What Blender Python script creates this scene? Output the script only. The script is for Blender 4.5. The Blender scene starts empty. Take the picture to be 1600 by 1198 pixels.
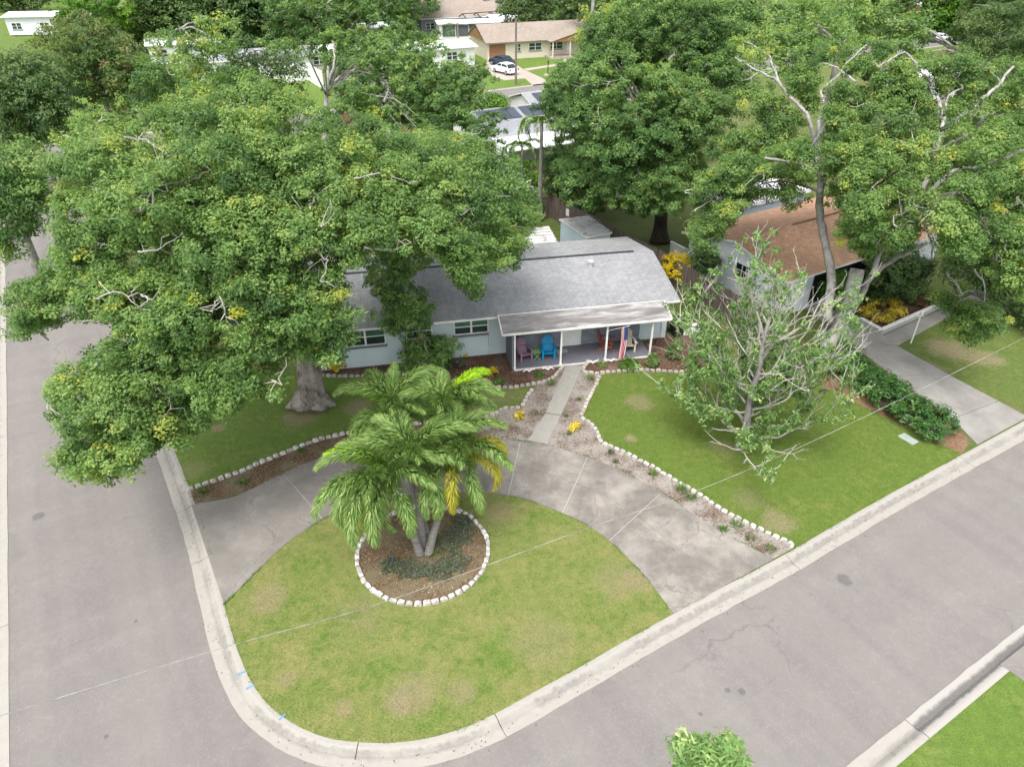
import bpy, bmesh, math, random
import numpy as np
from mathutils import Vector
from mathutils.geometry import tessellate_polygon
random.seed(7); RNG = np.random.default_rng(11)
S = bpy.context.scene
COL = S.collection

# ------------------------------------------------------------------ camera, sky, sun, exposure
CAM_H, PITCH, FPX = 20.0, math.radians(33.7), 1109.0
cd = bpy.data.cameras.new('camera'); cam = bpy.data.objects.new('camera', cd); COL.objects.link(cam)
cam.location = (0, 0, CAM_H); cam.rotation_euler = (math.radians(90) - PITCH, 0, 0)
cd.sensor_width = 36; cd.lens = FPX / 1600 * 36; cd.clip_start = .1; cd.clip_end = 2000
S.camera = cam
SUN_EL, SUN_AZ = math.radians(63), math.radians(200)
W = bpy.data.worlds.new('World'); S.world = W; W.use_nodes = True
nt = W.node_tree; nt.nodes.clear()
sky = nt.nodes.new('ShaderNodeTexSky'); sky.sky_type = 'NISHITA'; sky.sun_disc = False
sky.sun_elevation = SUN_EL; sky.sun_rotation = SUN_AZ; sky.dust_density = 4; sky.air_density = 1.0; sky.ozone_density = .6
hs = nt.nodes.new('ShaderNodeHueSaturation'); hs.inputs['Saturation'].default_value = .30
bg = nt.nodes.new('ShaderNodeBackground'); bg.inputs['Strength'].default_value = .15
wo = nt.nodes.new('ShaderNodeOutputWorld')
nt.links.new(sky.outputs[0], hs.inputs['Color']); nt.links.new(hs.outputs[0], bg.inputs['Color']); nt.links.new(bg.outputs[0], wo.inputs[0])
sd = bpy.data.lights.new('sun', 'SUN'); sd.energy = .75; sd.angle = math.radians(24); sd.color = (1, .965, .91)
so = bpy.data.objects.new('sun', sd); COL.objects.link(so)
# sun stands at azimuth SUN_AZ measured from +Y clockwise
sv = Vector((math.sin(SUN_AZ) * math.cos(SUN_EL), math.cos(SUN_AZ) * math.cos(SUN_EL), math.sin(SUN_EL)))
so.rotation_euler = (-sv).to_track_quat('-Z', 'Y').to_euler()
S.view_settings.view_transform = 'Standard'; S.view_settings.look = 'None'
S.view_settings.exposure = 1.30; S.view_settings.gamma = 1; S.view_settings.use_curve_mapping = False
S.render.engine = 'CYCLES'
S.cycles.max_bounces = 8; S.cycles.diffuse_bounces = 5; S.cycles.glossy_bounces = 2; S.cycles.transmission_bounces = 4; S.cycles.transparent_max_bounces = 4

# ------------------------------------------------------------------ geometry of the place: survey points read off the photo, laid on the ground
cp, sp = math.cos(PITCH), math.sin(PITCH)
def G(px, py, z=0.0):
    u = (px - 800) / FPX; v = (py - 599) / FPX
    t = (CAM_H - z) / (sp + v * cp)
    return Vector((u * t, (cp - v * sp) * t, z))
def PXY(P):
    P = np.asarray(P, float); z = P[:, 2] - CAM_H
    fw = P[:, 1] * cp - z * sp; up = P[:, 1] * sp + z * cp
    return np.stack([800 + FPX * P[:, 0] / fw, 599 - FPX * up / fw, fw], 1)

# ------------------------------------------------------------------ materials
def lin(r, g, b):
    f = lambda c: (c / 255 / 12.92) if c / 255 <= .04045 else ((c / 255 + .055) / 1.055) ** 2.4
    return (f(r), f(g), f(b), 1)
class NB:
    def __init__(s, name):
        s.m = bpy.data.materials.new(name); s.m.use_nodes = True; s.t = s.m.node_tree; s.t.nodes.clear()
        s.out = s.n('ShaderNodeOutputMaterial'); s.b = s.n('ShaderNodeBsdfPrincipled')
        s.l(s.b.outputs[0], s.out.inputs[0])
        g = s.n('ShaderNodeNewGeometry'); s.pos = g.outputs['Position']
    def n(s, k, **kw):
        x = s.t.nodes.new(k)
        for a, v in kw.items(): setattr(x, a, v)
        return x
    def l(s, a, b): s.t.links.new(a, b)
    def noise(s, scale, det=3, vec=None, rough=.55, dist=0):
        x = s.n('ShaderNodeTexNoise'); x.inputs['Scale'].default_value = scale; x.inputs['Detail'].default_value = det
        x.inputs['Roughness'].default_value = rough; x.inputs['Distortion'].default_value = dist
        s.l(vec if vec is not None else s.pos, x.inputs['Vector']); return x.outputs['Fac']
    def ramp(s, fac, stops):
        x = s.n('ShaderNodeValToRGB'); e = x.color_ramp.elements
        while len(e) < len(stops): e.new(.5)
        for i, (p, c) in enumerate(stops):
            e[i].position = p; e[i].color = c if len(c) == 4 else (*c, 1)
        s.l(fac, x.inputs[0]); return x.outputs[0]
    def mix(s, fac, a, b, mode='MIX'):
        x = s.n('ShaderNodeMix', data_type='RGBA', blend_type=mode)
        for v, i in ((fac, 0), (a, 6), (b, 7)):
            if isinstance(v, (int, float)): x.inputs[i].default_value = v
            elif isinstance(v, tuple): x.inputs[i].default_value = v if len(v) == 4 else (*v, 1)
            else: s.l(v, x.inputs[i])
        return x.outputs[2]
    def math(s, op, a, b=0.0, c=0.0):
        x = s.n('ShaderNodeMath', operation=op)
        for i, v in enumerate((a, b, c)):
            if isinstance(v, (int, float)): x.inputs[i].default_value = v
            else: s.l(v, x.inputs[i])
        return x.outputs[0]
    def dist(s, p, vec=None):
        x = s.n('ShaderNodeVectorMath', operation='DISTANCE'); s.l(vec if vec is not None else s.pos, x.inputs[0]); x.inputs[1].default_value = p
        return x.outputs['Value']
    def scaled(s, v3, vec=None):
        x = s.n('ShaderNodeVectorMath', operation='MULTIPLY'); s.l(vec if vec is not None else s.pos, x.inputs[0]); x.inputs[1].default_value = v3
        return x.outputs[0]
    def bump(s, h, strength=.3, d=.02):
        x = s.n('ShaderNodeBump'); x.inputs['Strength'].default_value = strength; x.inputs['Distance'].default_value = d
        s.l(h, x.inputs['Height']); s.l(x.outputs[0], s.b.inputs['Normal'])
    def col(s, c):
        if isinstance(c, tuple): s.b.inputs['Base Color'].default_value = c if len(c) == 4 else (*c, 1)
        else: s.l(c, s.b.inputs['Base Color'])
    def set(s, rough=.8, spec=.3, metal=0):
        s.b.inputs['Roughness'].default_value = rough; s.b.inputs['Specular IOR Level'].default_value = spec; s.b.inputs['Metallic'].default_value = metal
        return s.m
def plain(name, c, var=.12, scale=3, rough=.7, spec=.3, metal=0, bump=0):
    b = NB(name); n = b.noise(scale, 4)
    d = tuple(x * (1 - var) for x in c[:3]); e = tuple(min(1, x * (1 + var)) for x in c[:3])
    b.col(b.ramp(n, [(.3, d), (.7, e)]))
    if bump: b.bump(b.noise(scale * 12, 3), bump, .01)
    return b.set(rough, spec, metal)

def spots(b, base, pts, colr, fine=1.6):
    """bare or worn patches, each with its own place and ragged outline"""
    nz = b.math('ADD', b.noise(fine, 5, rough=.65), b.math('MULTIPLY', b.math('SUBTRACT', b.noise(7, 5, rough=.7), .5), .9))
    c = base; fn = b.noise(9, 5, rough=.7)
    for (x, y, r, a) in pts:
        d = b.dist((x, y, 0)); d = b.math('DIVIDE', d, r); d = b.math('ADD', d, b.math('MULTIPLY', nz, 1.5))
        f = b.ramp(d, [(.0, (a, a, a)), (1, (a, a, a)), (1, (0, 0, 0))][:2] + [(1, (0, 0, 0))])
        f = b.math('SUBTRACT', 1.65, d); f = b.math('MULTIPLY', f, 2.2); x_ = b.n('ShaderNodeClamp'); b.l(f, x_.inputs[0])
        c = b.mix(b.math('MULTIPLY', b.math('MULTIPLY', x_.outputs[0], b.ramp(fn, [(.36, (.45, .45, .45)), (.56, (1, 1, 1))])), min(1, a * 1.1)), c, colr)
    return c
def lawn_mat(name, dark, mid, dry, dryness, pts=()):
    b = NB(name)
    n1 = b.noise(.6, 6, rough=.68); n2 = b.noise(3.2, 6, rough=.7, dist=.5); n3 = b.noise(16, 4, rough=.7); n4 = b.noise(45, 3, rough=.7)
    g = b.mix(b.ramp(n2, [(.35, (0, 0, 0)), (.65, (1, 1, 1))]), dark, mid)
    k = b.math('ADD', b.math('MULTIPLY', n1, .6), b.math('MULTIPLY', n2, .4))
    g = b.mix(b.ramp(k, [(.5 - dryness, (0, 0, 0)), (.74 - dryness, (.85, .85, .85))]), g, dry)
    if pts: g = spots(b, g, pts, (.36, .27, .19))
    g = b.mix(b.ramp(n3, [(.38, (0, 0, 0)), (.62, (.75, .75, .75))]), g, b.mix(.5, g, (.03, .05, .01)))
    g = b.mix(b.ramp(n4, [(.48, (0, 0, 0)), (.66, (.5, .5, .5))]), g, (.36, .36, .15))
    b.col(g); b.bump(b.math('ADD', n3, n4), .7, .05)
    return b.set(.85, .15)
def gp(px, py, r, a=.8):
    p = G(px, py); return (p.x, p.y, r, a)
M = {}
M['lawn_corner'] = lawn_mat('corner_grass', (0.092, 0.185, 0.022), (0.152, 0.25, 0.04), (0.32, 0.29, 0.115), .125,
    [gp(420, 935, .9, .55), gp(1000, 905, .8, .55), gp(645, 1085, 1.0, .55), gp(720, 1080, .6, .5), gp(800, 735, .8, .6), gp(450, 1060, .35, .6), gp(540, 1105, .4, .5), gp(620, 1100, .6, .5), gp(780, 800, .9, .45), gp(850, 1000, 1.4, .3), gp(960, 905, 1.2, .35), gp(560, 960, 1.2, .25)])
M['lawn_right'] = lawn_mat('right_grass', (0.0818, 0.1558, 0.0185), (0.1386, 0.2178, 0.029), (0.2508, 0.2442, 0.0726), -.02,
    [gp(1000, 628, .9, .6), gp(1215, 815, .9, .65), gp(1170, 780, .9, .35), gp(985, 685, .35, .8), gp(1130, 700, .8, .35)])
M['lawn_left'] = lawn_mat('left_grass', (0.0996, 0.1854, 0.0309), (0.1544, 0.2488, 0.0412), (0.3089, 0.2831, 0.103), -.02,
    [gp(470, 650, 1.2, .75), gp(560, 635, .9, .8), gp(340, 668, .45, .7), gp(300, 735, .9, .35), gp(740, 625, 1.5, .35), gp(790, 615, 1.2, .3)])
M['lawn_neighbour'] = lawn_mat('neighbour_grass', (0.0792, 0.132, 0.0238), (0.1188, 0.1914, 0.033), (0.2508, 0.2112, 0.0924), .0,
    [gp(1480, 545, 1.5, .8), gp(1540, 560, 1.3, .7), gp(1460, 580, 1.1, .7), gp(1500, 680, 1.0, .85), gp(1470, 690, 1.0, .85)])
M['lawn_south'] = lawn_mat('south_grass', (0.0792, 0.1584, 0.0185), (0.132, 0.231, 0.029), (0.2508, 0.264, 0.0792), -.03)
M['ground'] = lawn_mat('ground_grass', (0.0726, 0.132, 0.0198), (0.1254, 0.2112, 0.029), (0.2244, 0.2178, 0.0792), -.04)
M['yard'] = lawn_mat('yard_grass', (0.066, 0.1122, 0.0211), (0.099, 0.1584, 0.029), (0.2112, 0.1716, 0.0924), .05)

def asphalt():
    b = NB('asphalt'); n1 = b.noise(.25, 4); n2 = b.noise(2.0, 4); n3 = b.noise(30, 2, rough=.7)
    v = b.n('ShaderNodeTexVoronoi'); v.inputs['Scale'].default_value = 28; b.l(b.pos, v.inputs['Vector'])
    c = b.ramp(n1, [(.3, (.196, .1795, .170)), (.7, (.236, .2185, .200))])
    c = b.mix(b.ramp(n2, [(.35, (.35, .35, .35)), (.7, (0, 0, 0))]), c, (.168, .154, .148))
    c = b.mix(b.ramp(n3, [(.35, (.3, .3, .3)), (.62, (0, 0, 0))]), c, (.12, .11, .105))
    c = b.mix(b.ramp(v.outputs['Color'], [(.72, (0, 0, 0)), (.8, (.14, .14, .14))]), c, (.42, .40, .37))
    c = b.mix(b.ramp(v.outputs['Distance'], [(.0, (.30, .30, .30)), (.12, (0, 0, 0))]), c, (.08, .075, .07))
    mo = b.noise(5.5, 6, rough=.75); c = b.mix(b.ramp(mo, [(.40, (.22, .22, .22)), (.52, (0, 0, 0))]), c, (.15, .138, .13)); c = b.mix(b.ramp(mo, [(.55, (0, 0, 0)), (.68, (.25, .25, .25))]), c, (.31, .29, .265))
    # a long old seam wandering down the cross street
    r = b.n('ShaderNodeVectorRotate'); r.rotation_type = 'Z_AXIS'; r.inputs['Angle'].default_value = -math.radians(30.5); b.l(b.pos, r.inputs['Vector'])
    sx = b.n('ShaderNodeSeparateXYZ'); b.l(r.outputs[0], sx.inputs[0])
    wob = b.math('MULTIPLY', b.math('SUBTRACT', b.noise(.6, 5), .5), .9)
    for off, wd in ((7.35, .02), (4.2, .012)):
        d = b.math('ABSOLUTE', b.math('SUBTRACT', b.math('ADD', sx.outputs['Y'], wob), off))
        f = b.ramp(d, [(0, (.4, .4, .4)), (wd, (0, 0, 0))])
        c = b.mix(b.math('MULTIPLY', f, b.ramp(b.noise(.35, 2), [(.45, (0, 0, 0)), (.6, (1, 1, 1))])), c, (.11, .10, .095))
    # wear streaks along both streets and old hairline cracks
    st = b.noise(1.0, 4, b.scaled((.035, .9, 1), r.outputs[0])); st2 = b.noise(1.0, 4, b.scaled((.9, .035, 1), r.outputs[0]))
    c = b.mix(b.ramp(st, [(.42, (.30, .30, .30)), (.6, (0, 0, 0))]), c, (.160, .147, .140)); c = b.mix(b.ramp(st2, [(.44, (.22, .22, .22)), (.6, (0, 0, 0))]), c, (.26, .242, .215))
    w2 = b.n('ShaderNodeTexNoise'); w2.inputs['Scale'].default_value = .7; w2.inputs['Detail'].default_value = 9; b.l(b.pos, w2.inputs['Vector'])
    av = b.n('ShaderNodeVectorMath', operation='MULTIPLY_ADD'); b.l(w2.outputs['Color'], av.inputs[0]); av.inputs[1].default_value = (2.2, 2.2, 0); b.l(b.pos, av.inputs[2])
    vc = b.n('ShaderNodeTexVoronoi', feature='DISTANCE_TO_EDGE'); vc.inputs['Scale'].default_value = .16; b.l(av.outputs[0], vc.inputs['Vector'])
    c = b.mix(b.math('MULTIPLY', b.ramp(vc.outputs['Distance'], [(0, (.5, .5, .5)), (.0045, (0, 0, 0))]), b.ramp(b.noise(.2, 2), [(.48, (0, 0, 0)), (.56, (1, 1, 1))])), c, (.10, .09, .085))
    # small oil and tar spots
    for (px, py, rr) in ((1137, 1078, .09), (1159, 1080, .12), (1318, 905, .3), (166, 1150, .07), (212, 970, .07), (60, 806, .25), (1095, 1115, .07)):
        q = G(px, py, -.1); d = b.dist(tuple(q)); d = b.math('ADD', d, b.math('MULTIPLY', b.noise(5, 3), rr))
        c = b.mix(b.ramp(d, [(rr * 1.2, (.55, .55, .55)), (rr * 1.6, (0, 0, 0))]), c, (.09, .085, .08))
    b.col(c); b.bump(n3, .35, .01); return b.set(.9, .15)
M['asphalt'] = asphalt()
def concrete(name, base, stain, amt, crack=0, scale=.8, blot=(.5, .62)):
    b = NB(name); n1 = b.noise(scale, 8, rough=.68, dist=.15); n2 = b.noise(scale * 5, 5, rough=.6); n3 = b.noise(40, 2)
    c = b.mix(b.ramp(n1, [(blot[0] - .12, (0, 0, 0)), (blot[1], (amt, amt, amt))]), base, stain)
    c = b.mix(b.ramp(n2, [(.4, (.4, .4, .4)), (.66, (0, 0, 0))]), c, tuple(x * .72 for x in base))
    c = b.mix(b.ramp(n3, [(.35, (.3, .3, .3)), (.6, (0, 0, 0))]), c, tuple(x * .6 for x in base))
    if crack:
        w = b.n('ShaderNodeTexNoise'); w.inputs['Scale'].default_value = 1.6; w.inputs['Detail'].default_value = 9; w.inputs['Roughness'].default_value = .65; b.l(b.pos, w.inputs['Vector'])
        av = b.n('ShaderNodeVectorMath', operation='MULTIPLY_ADD'); b.l(w.outputs['Color'], av.inputs[0]); av.inputs[1].default_value = (.9, .9, 0); b.l(b.pos, av.inputs[2])
        v = b.n('ShaderNodeTexVoronoi', feature='DISTANCE_TO_EDGE'); v.inputs['Scale'].default_value = .42; b.l(av.outputs[0], v.inputs['Vector'])
        ms = b.ramp(b.noise(.33, 2), [(.36, (0, 0, 0)), (.46, (1, 1, 1))])
        f = b.ramp(v.outputs['Distance'], [(0, (.95, .95, .95)), (.013, (0, 0, 0))])
        c = b.mix(b.math('MULTIPLY', f, ms), c, (.10, .10, .085))
        f2 = b.ramp(v.outputs['Distance'], [(.013, (.14, .14, .14)), (.04, (0, 0, 0))])
        c = b.mix(b.math('MULTIPLY', f2, ms), c, tuple(min(1, x * 1.35) for x in base))
    b.col(c); b.bump(b.math('ADD', n2, n3), .25, .01); return b.set(.85, .2)
M['drive'] = concrete('stained_concrete', (.345, .315, .28), (.145, .134, .119), .97, 1, .6, (.485, .565))
M['drive_dark'] = concrete('grey_concrete', (.285, .262, .238), (.165, .154, .139), .9, 1, .6, (.46, .60))
M['walk'] = concrete('path_concrete', (.34, .33, .295), (.31, .30, .27), .5, 0, .8)
M['ndrive'] = concrete('pale_concrete', (.35, .335, .31), (.21, .20, .18), .85, 0, .6)
M['far_drive'] = concrete('far_concrete', (.45, .39, .34), (.36, .31, .26), .5, 0, .2)
M['concrete_wall'] = concrete('wall_concrete', (.46, .46, .44), (.3, .3, .28), .6, 0, 1.5)
def kerb_mat():
    b = NB('kerb_concrete'); uv = b.n('ShaderNodeUVMap'); sx = b.n('ShaderNodeSeparateXYZ'); b.l(uv.outputs[0], sx.inputs[0])
    base = (.355, .335, .30)
    n1 = b.noise(.45, 4); n2 = b.noise(5, 5, rough=.65); n3 = b.noise(45, 2)
    v = b.math('ADD', sx.outputs['Y'], b.math('MULTIPLY', b.math('SUBTRACT', n2, .5), .45))
    f = b.ramp(v, [(.22, (0, 0, 0)), (.36, (1, 1, 1)), (.52, (1, 1, 1)), (.68, (0, 0, 0))])
    f = b.math('MULTIPLY', f, b.ramp(n1, [(.36, (.3, .3, .3)), (.52, (1, 1, 1))]))
    c = b.mix(f, base, (.20, .19, .172))
    c = b.mix(b.ramp(n2, [(.38, (.5, .5, .5)), (.6, (0, 0, 0))]), c, (.31, .29, .26))
    c = b.mix(b.ramp(n3, [(.35, (.35, .35, .35)), (.6, (0, 0, 0))]), c, (.3, .28, .25))
    b.col(c); b.bump(b.math('ADD', n2, n3), .3, .01); return b.set(.85, .2)
M['kerb'] = kerb_mat()
def kerb_wet():
    b = NB('wet_kerb_concrete'); uv = b.n('ShaderNodeUVMap'); sx = b.n('ShaderNodeSeparateXYZ'); b.l(uv.outputs[0], sx.inputs[0])
    n2 = b.noise(4, 5)
    v = b.math('ADD', sx.outputs['Y'], b.math('MULTIPLY', b.math('SUBTRACT', n2, .5), .2))
    f = b.ramp(v, [(.28, (0, 0, 0)), (.38, (1, 1, 1)), (.66, (.9, .9, .9)), (.8, (0, 0, 0))])
    b.col(b.mix(b.ramp(b.noise(30, 2), [(.3, (.3, .3, .3)), (.6, (0, 0, 0))]), b.mix(f, (.36, .34, .31), (.11, .105, .10)), (.3, .28, .25))); return b.set(.8, .2)
M['kerb_wet'] = kerb_wet()
def mulch(name, c1, c2, sand, amt):
    b = NB(name); n1 = b.noise(.9, 4); n2 = b.noise(9, 4); v = b.n('ShaderNodeTexVoronoi'); v.inputs['Scale'].default_value = 22; b.l(b.pos, v.inputs['Vector'])
    c = b.mix(v.outputs['Color'], c1, c2); 
    c = b.mix(b.ramp(v.outputs['Color'], [(.2, (0, 0, 0)), (.8, (1, 1, 1))]), c1, c2)
    c = b.mix(b.ramp(b.math('ADD', b.math('MULTIPLY', n1, .65), b.math('MULTIPLY', n2, .35)), [(.5 - amt * .25, (0, 0, 0)), (.62 - amt * .2, (.9, .9, .9))]), c, sand)
    b.col(c); b.bump(v.outputs['Distance'], .8, .03); return b.set(.95, .1)
M['mulch'] = mulch('brown_mulch', (.075, .042, .028), (.15, .09, .06), (.19, .145, .11), .05)
M['mulch_sand'] = mulch('sandy_mulch', (.10, .068, .052), (.20, .15, .12), (.33, .30, .27), .40)
M['mulch_ring'] = mulch('ring_mulch', (.095, .058, .036), (.19, .125, .085), (.2, .165, .11), .2)
M['pine_straw'] = mulch('red_straw', (.12, .06, .03), (.24, .135, .08), (.26, .17, .11), .35)
def white_block():
    b = NB('painted_block'); o = b.n('ShaderNodeObjectInfo'); n = b.noise(7, 4)
    c = b.ramp(o.outputs['Random'], [(0, (.52, .50, .47)), (1, (.74, .73, .70))])
    c = b.mix(b.ramp(n, [(.42, (.85, .85, .85)), (.62, (0, 0, 0))]), c, (.30, .27, .23)); b.col(c); return b.set(.8, .2)
M['block'] = white_block()
def tan_block():
    b = NB('weathered_block'); o = b.n('ShaderNodeObjectInfo'); n = b.noise(9, 4)
    c = b.ramp(o.outputs['Random'], [(0, (.36, .32, .28)), (1, (.55, .51, .46))])
    c = b.mix(b.ramp(n, [(.35, (.6, .6, .6)), (.6, (0, 0, 0))]), c, (.28, .24, .2)); b.col(c); return b.set(.85, .2)
M['block_tan'] = tan_block()
def shingle(name, a, c2, worn, rot=0, stain=.5, stainc=(.1, .1, .1)):
    b = NB(name); uv = b.n('ShaderNodeUVMap')
    br = b.n('ShaderNodeTexBrick'); b.l(uv.outputs[0], br.inputs['Vector']); br.inputs['Scale'].default_value = 1
    br.inputs['Brick Width'].default_value = .34; br.inputs['Row Height'].default_value = .14; br.inputs['Mortar Size'].default_value = .012
    br.inputs['Color1'].default_value = (*a, 1); br.inputs['Color2'].default_value = (*c2, 1); br.inputs['Mortar'].default_value = tuple(x * .5 for x in a) + (1,)
    br.inputs['Bias'].default_value = 0; br.offset = .37; br.offset_frequency = 3
    n = b.noise(.35, 5, dist=.4); n2 = b.noise(3, 4)
    c = b.mix(b.ramp(n, [(.42, (0, 0, 0)), (.65, (stain, stain, stain))]), br.outputs['Color'], worn)
    c = b.mix(b.ramp(n2, [(.4, (.4, .4, .4)), (.6, (0, 0, 0))]), c, tuple(x * .7 for x in a))
    b.col(c); b.bump(br.outputs['Fac'], -.5, .015); return b.set(.9, .15)
M['roof_grey'] = shingle('grey_shingle', (.265, .27, .28), (.32, .325, .335), (.36, .365, .372))
M['roof_grey_back'] = shingle('grey_shingle_back', (.27, .275, .28), (.36, .365, .37), (.40, .40, .405))
M['roof_brown'] = shingle('brown_shingle', (.45, .26, .165), (.62, .39, .27), (.52, .32, .22))
M['roof_tan'] = shingle('tan_shingle', (.30, .245, .20), (.37, .31, .26), (.36, .32, .29))
M['roof_lightgrey'] = shingle('light_grey_shingle', (.27, .28, .30), (.34, .35, .37), (.4, .41, .42))
def porch_roof():
    b = NB('stained_roll_roofing'); uv = b.n('ShaderNodeUVMap'); v = b.scaled((.28, 1.6, 1), uv.outputs[0])
    n = b.noise(1.3, 5, v, .6, .8); n2 = b.noise(4, 5, b.scaled((.5, 3, 1), uv.outputs[0])); sx = b.n('ShaderNodeSeparateXYZ'); b.l(uv.outputs[0], sx.inputs[0])
    c = b.ramp(n, [(.36, (.15, .138, .135)), (.50, (.28, .265, .26)), (.64, (.50, .48, .47))])
    c = b.mix(b.ramp(n2, [(.4, (.5, .5, .5)), (.62, (0, 0, 0))]), c, (.15, .14, .135)); b.col(c); return b.set(.7, .3)
M['roll_roof'] = porch_roof()
M['house_wall'] = plain('pale_blue_paint', (.56, .66, .68), .05, 1.5, .75)
M['house_grey'] = plain('slate_paint', (.17, .185, .21), .1, 2)
def veneer():
    b = NB('grey_painted_brick'); uv = b.n('ShaderNodeUVMap'); br = b.n('ShaderNodeTexBrick'); b.l(uv.outputs[0], br.inputs['Vector']); br.inputs['Scale'].default_value = 1
    br.inputs['Brick Width'].default_value = .3; br.inputs['Row Height'].default_value = .12; br.inputs['Mortar Size'].default_value = .012
    br.inputs['Color1'].default_value = (.20, .225, .26, 1); br.inputs['Color2'].default_value = (.30, .325, .36, 1); br.inputs['Mortar'].default_value = (.14, .15, .17, 1)
    b.col(br.outputs['Color']); b.bump(br.outputs['Fac'], -.5, .02); return b.set(.8, .2)
M['veneer'] = veneer()
M['white'] = plain('white_paint', (.78, .78, .76), .05, 4, .5)
M['trim'] = plain('weathered_white_trim', (.74, .73, .70), .12, 2.5, .6)
M['white_metal'] = plain('white_metal', (.80, .81, .82), .06, 1, .45)
M['floor_grey'] = plain('porch_floor_paint', (.15, .15, .175), .1, 2, .6)
M['tan_wall'] = plain('cream_stucco', (.66, .60, .48), .05, 1)
M['brown_wood'] = plain('brown_wood', (.26, .135, .06), .15, 4)
M['nh_wall'] = plain('pale_grey_blue_stucco', (.68, .71, .76), .06, 1.2)
M['shed_blue'] = plain('shed_paint', (.52, .64, .68), .07, 2)
M['dark'] = plain('black_plastic', (.02, .02, .024), .2, 3, .5)
M['fence_wood'] = None
def fence_wood():
    b = NB('weathered_boards'); sx = b.scaled((7, 7, .6)); n = b.noise(1.2, 4, sx)
    b.col(b.ramp(n, [(.3, (.10, .078, .066)), (.7, (.21, .17, .15))])); return b.set(.9, .1)
M['fence_wood'] = fence_wood()
def glass(name, c, r=.08):
    b = NB(name); b.col(b.ramp(b.noise(.8, 2), [(.35, tuple(x * .7 for x in c)), (.65, c)])); return b.set(r, .6)
M['glass'] = glass('window_glass', (.03, .06, .055))
M['glass_green_reflect'] = glass('window_glass_green_reflect', (.085, .19, .15))  # for upper panes: green reflection put into the glass colour
M['glass_dark'] = glass('dark_glass', (.02, .025, .03))
M['screen'] = plain('screen_mesh', (.10, .11, .12), .2, 1)
M['solar'] = glass('solar_mat', (.05, .065, .09), .3)
def rusty(name, base, rust, amt, vec=(1, 1, 1)):
    b = NB(name); n = b.noise(1.6, 6, b.scaled(vec), .65, .5); n2 = b.noise(6, 4)
    c = b.mix(b.ramp(n, [(.56 - amt, (0, 0, 0)), (.66 - amt, (.9, .9, .9))]), base, rust)
    c = b.mix(b.ramp(n2, [(.4, (.4, .4, .4)), (.6, (0, 0, 0))]), c, (.3, .3, .3)); b.col(c); return b.set(.6, .3)
M['rust_roof'] = rusty('rusty_white_sheet', (.62, .62, .61), (.16, .075, .05), .03)
M['bar_roof'] = rusty('worn_grey_sheet', (.42, .45, .46), (.20, .14, .11), .05)
M['yellow_paint'] = plain('blue_marking_paint', (.10, .28, .62), .1, 8)
def paintcol(k, c, **kw): M[k] = plain(k, c, .08, 3, kw.get('rough', .5), .4)
paintcol('mauve_plastic', (.30, .185, .25)); paintcol('blue_plastic', (.0, .27, .55)); paintcol('brick_red_plastic', (.30, .09, .06)); paintcol('cream_plastic', (.62, .57, .45)); paintcol('green_plastic', (.22, .45, .16))
paintcol('flag_red', (.50, .04, .07)); paintcol('flag_white', (.75, .75, .75)); paintcol('flag_blue', (.03, .05, .20)); paintcol('bright_blue', (.02, .16, .55)); paintcol('teal_lid', (.32, .37, .345)); paintcol('plaster_white', (.78, .74, .72))
paintcol('steel', (.5, .5, .5)); paintcol('terracotta', (.4, .16, .1))
M['car_white'] = plain('white_car_paint', (.80, .81, .83), .02, 1, .25, .6); M['car_blue'] = plain('dark_blue_car_paint', (.02, .035, .075), .1, 1, .2, .6); M['car_grey'] = plain('grey_car_paint', (.3, .31, .33), .1, 1, .2, .6)
M['tyre'] = plain('rubber', (.02, .02, .02), .1, 5, .9); M['rim'] = plain('alloy', (.5, .5, .52), .1, 5, .3, .5, .6); M['red_lamp'] = plain('red_lens', (.4, .02, .02), .1, 5, .2); M['lamp'] = plain('clear_lens', (.7, .7, .7), .1, 5, .15)
M['pole'] = plain('pole_wood', (.17, .14, .12), .2, 4)
M['black_metal'] = plain('black_frame', (.03, .03, .035), .2, 3, .4)
def bark(name, a, c, sc=(1, 1, .25), lichen=None):
    b = NB(name); n = b.noise(5, 5, b.scaled(sc), .6); n2 = b.noise(1.3, 3); n3 = b.noise(22, 3, b.scaled(sc))
    k = b.ramp(n, [(.32, a), (.66, c)])
    if lichen: k = b.mix(b.ramp(n2, [(.45, (0, 0, 0)), (.6, (.7, .7, .7))]), k, lichen)
    b.col(k); b.bump(b.math('ADD', n, b.math('MULTIPLY', n3, .4)), .6, .05); return b.set(.9, .1)
M['bark_oak'] = bark('oak_bark', (.07, .057, .047), (.29, .25, .215), (1.6, 1.6, .07), (.36, .33, .30))
M['bark_pale'] = bark('pale_bark', (.15, .138, .125), (.33, .315, .29), (1, 1, .3), (.42, .41, .385))
M['bark_branch'] = bark('silvery_bark', (.20, .185, .17), (.40, .385, .36), (1, 1, .3), (.46, .45, .425))
M['bark_mid'] = bark('grey_bark', (.13, .12, .11), (.32, .30, .275), (1, 1, .2), (.38, .37, .34))
M['bark_dark'] = bark('dark_bark', (.028, .022, .018), (.075, .06, .048))
M['twig'] = bark('dry_twig', (.33, .305, .265), (.56, .53, .48), (3, 3, 3))
M['palm_trunk'] = bark('palm_bark', (.14, .13, .118), (.275, .262, .24), (.3, .3, 4))
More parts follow.
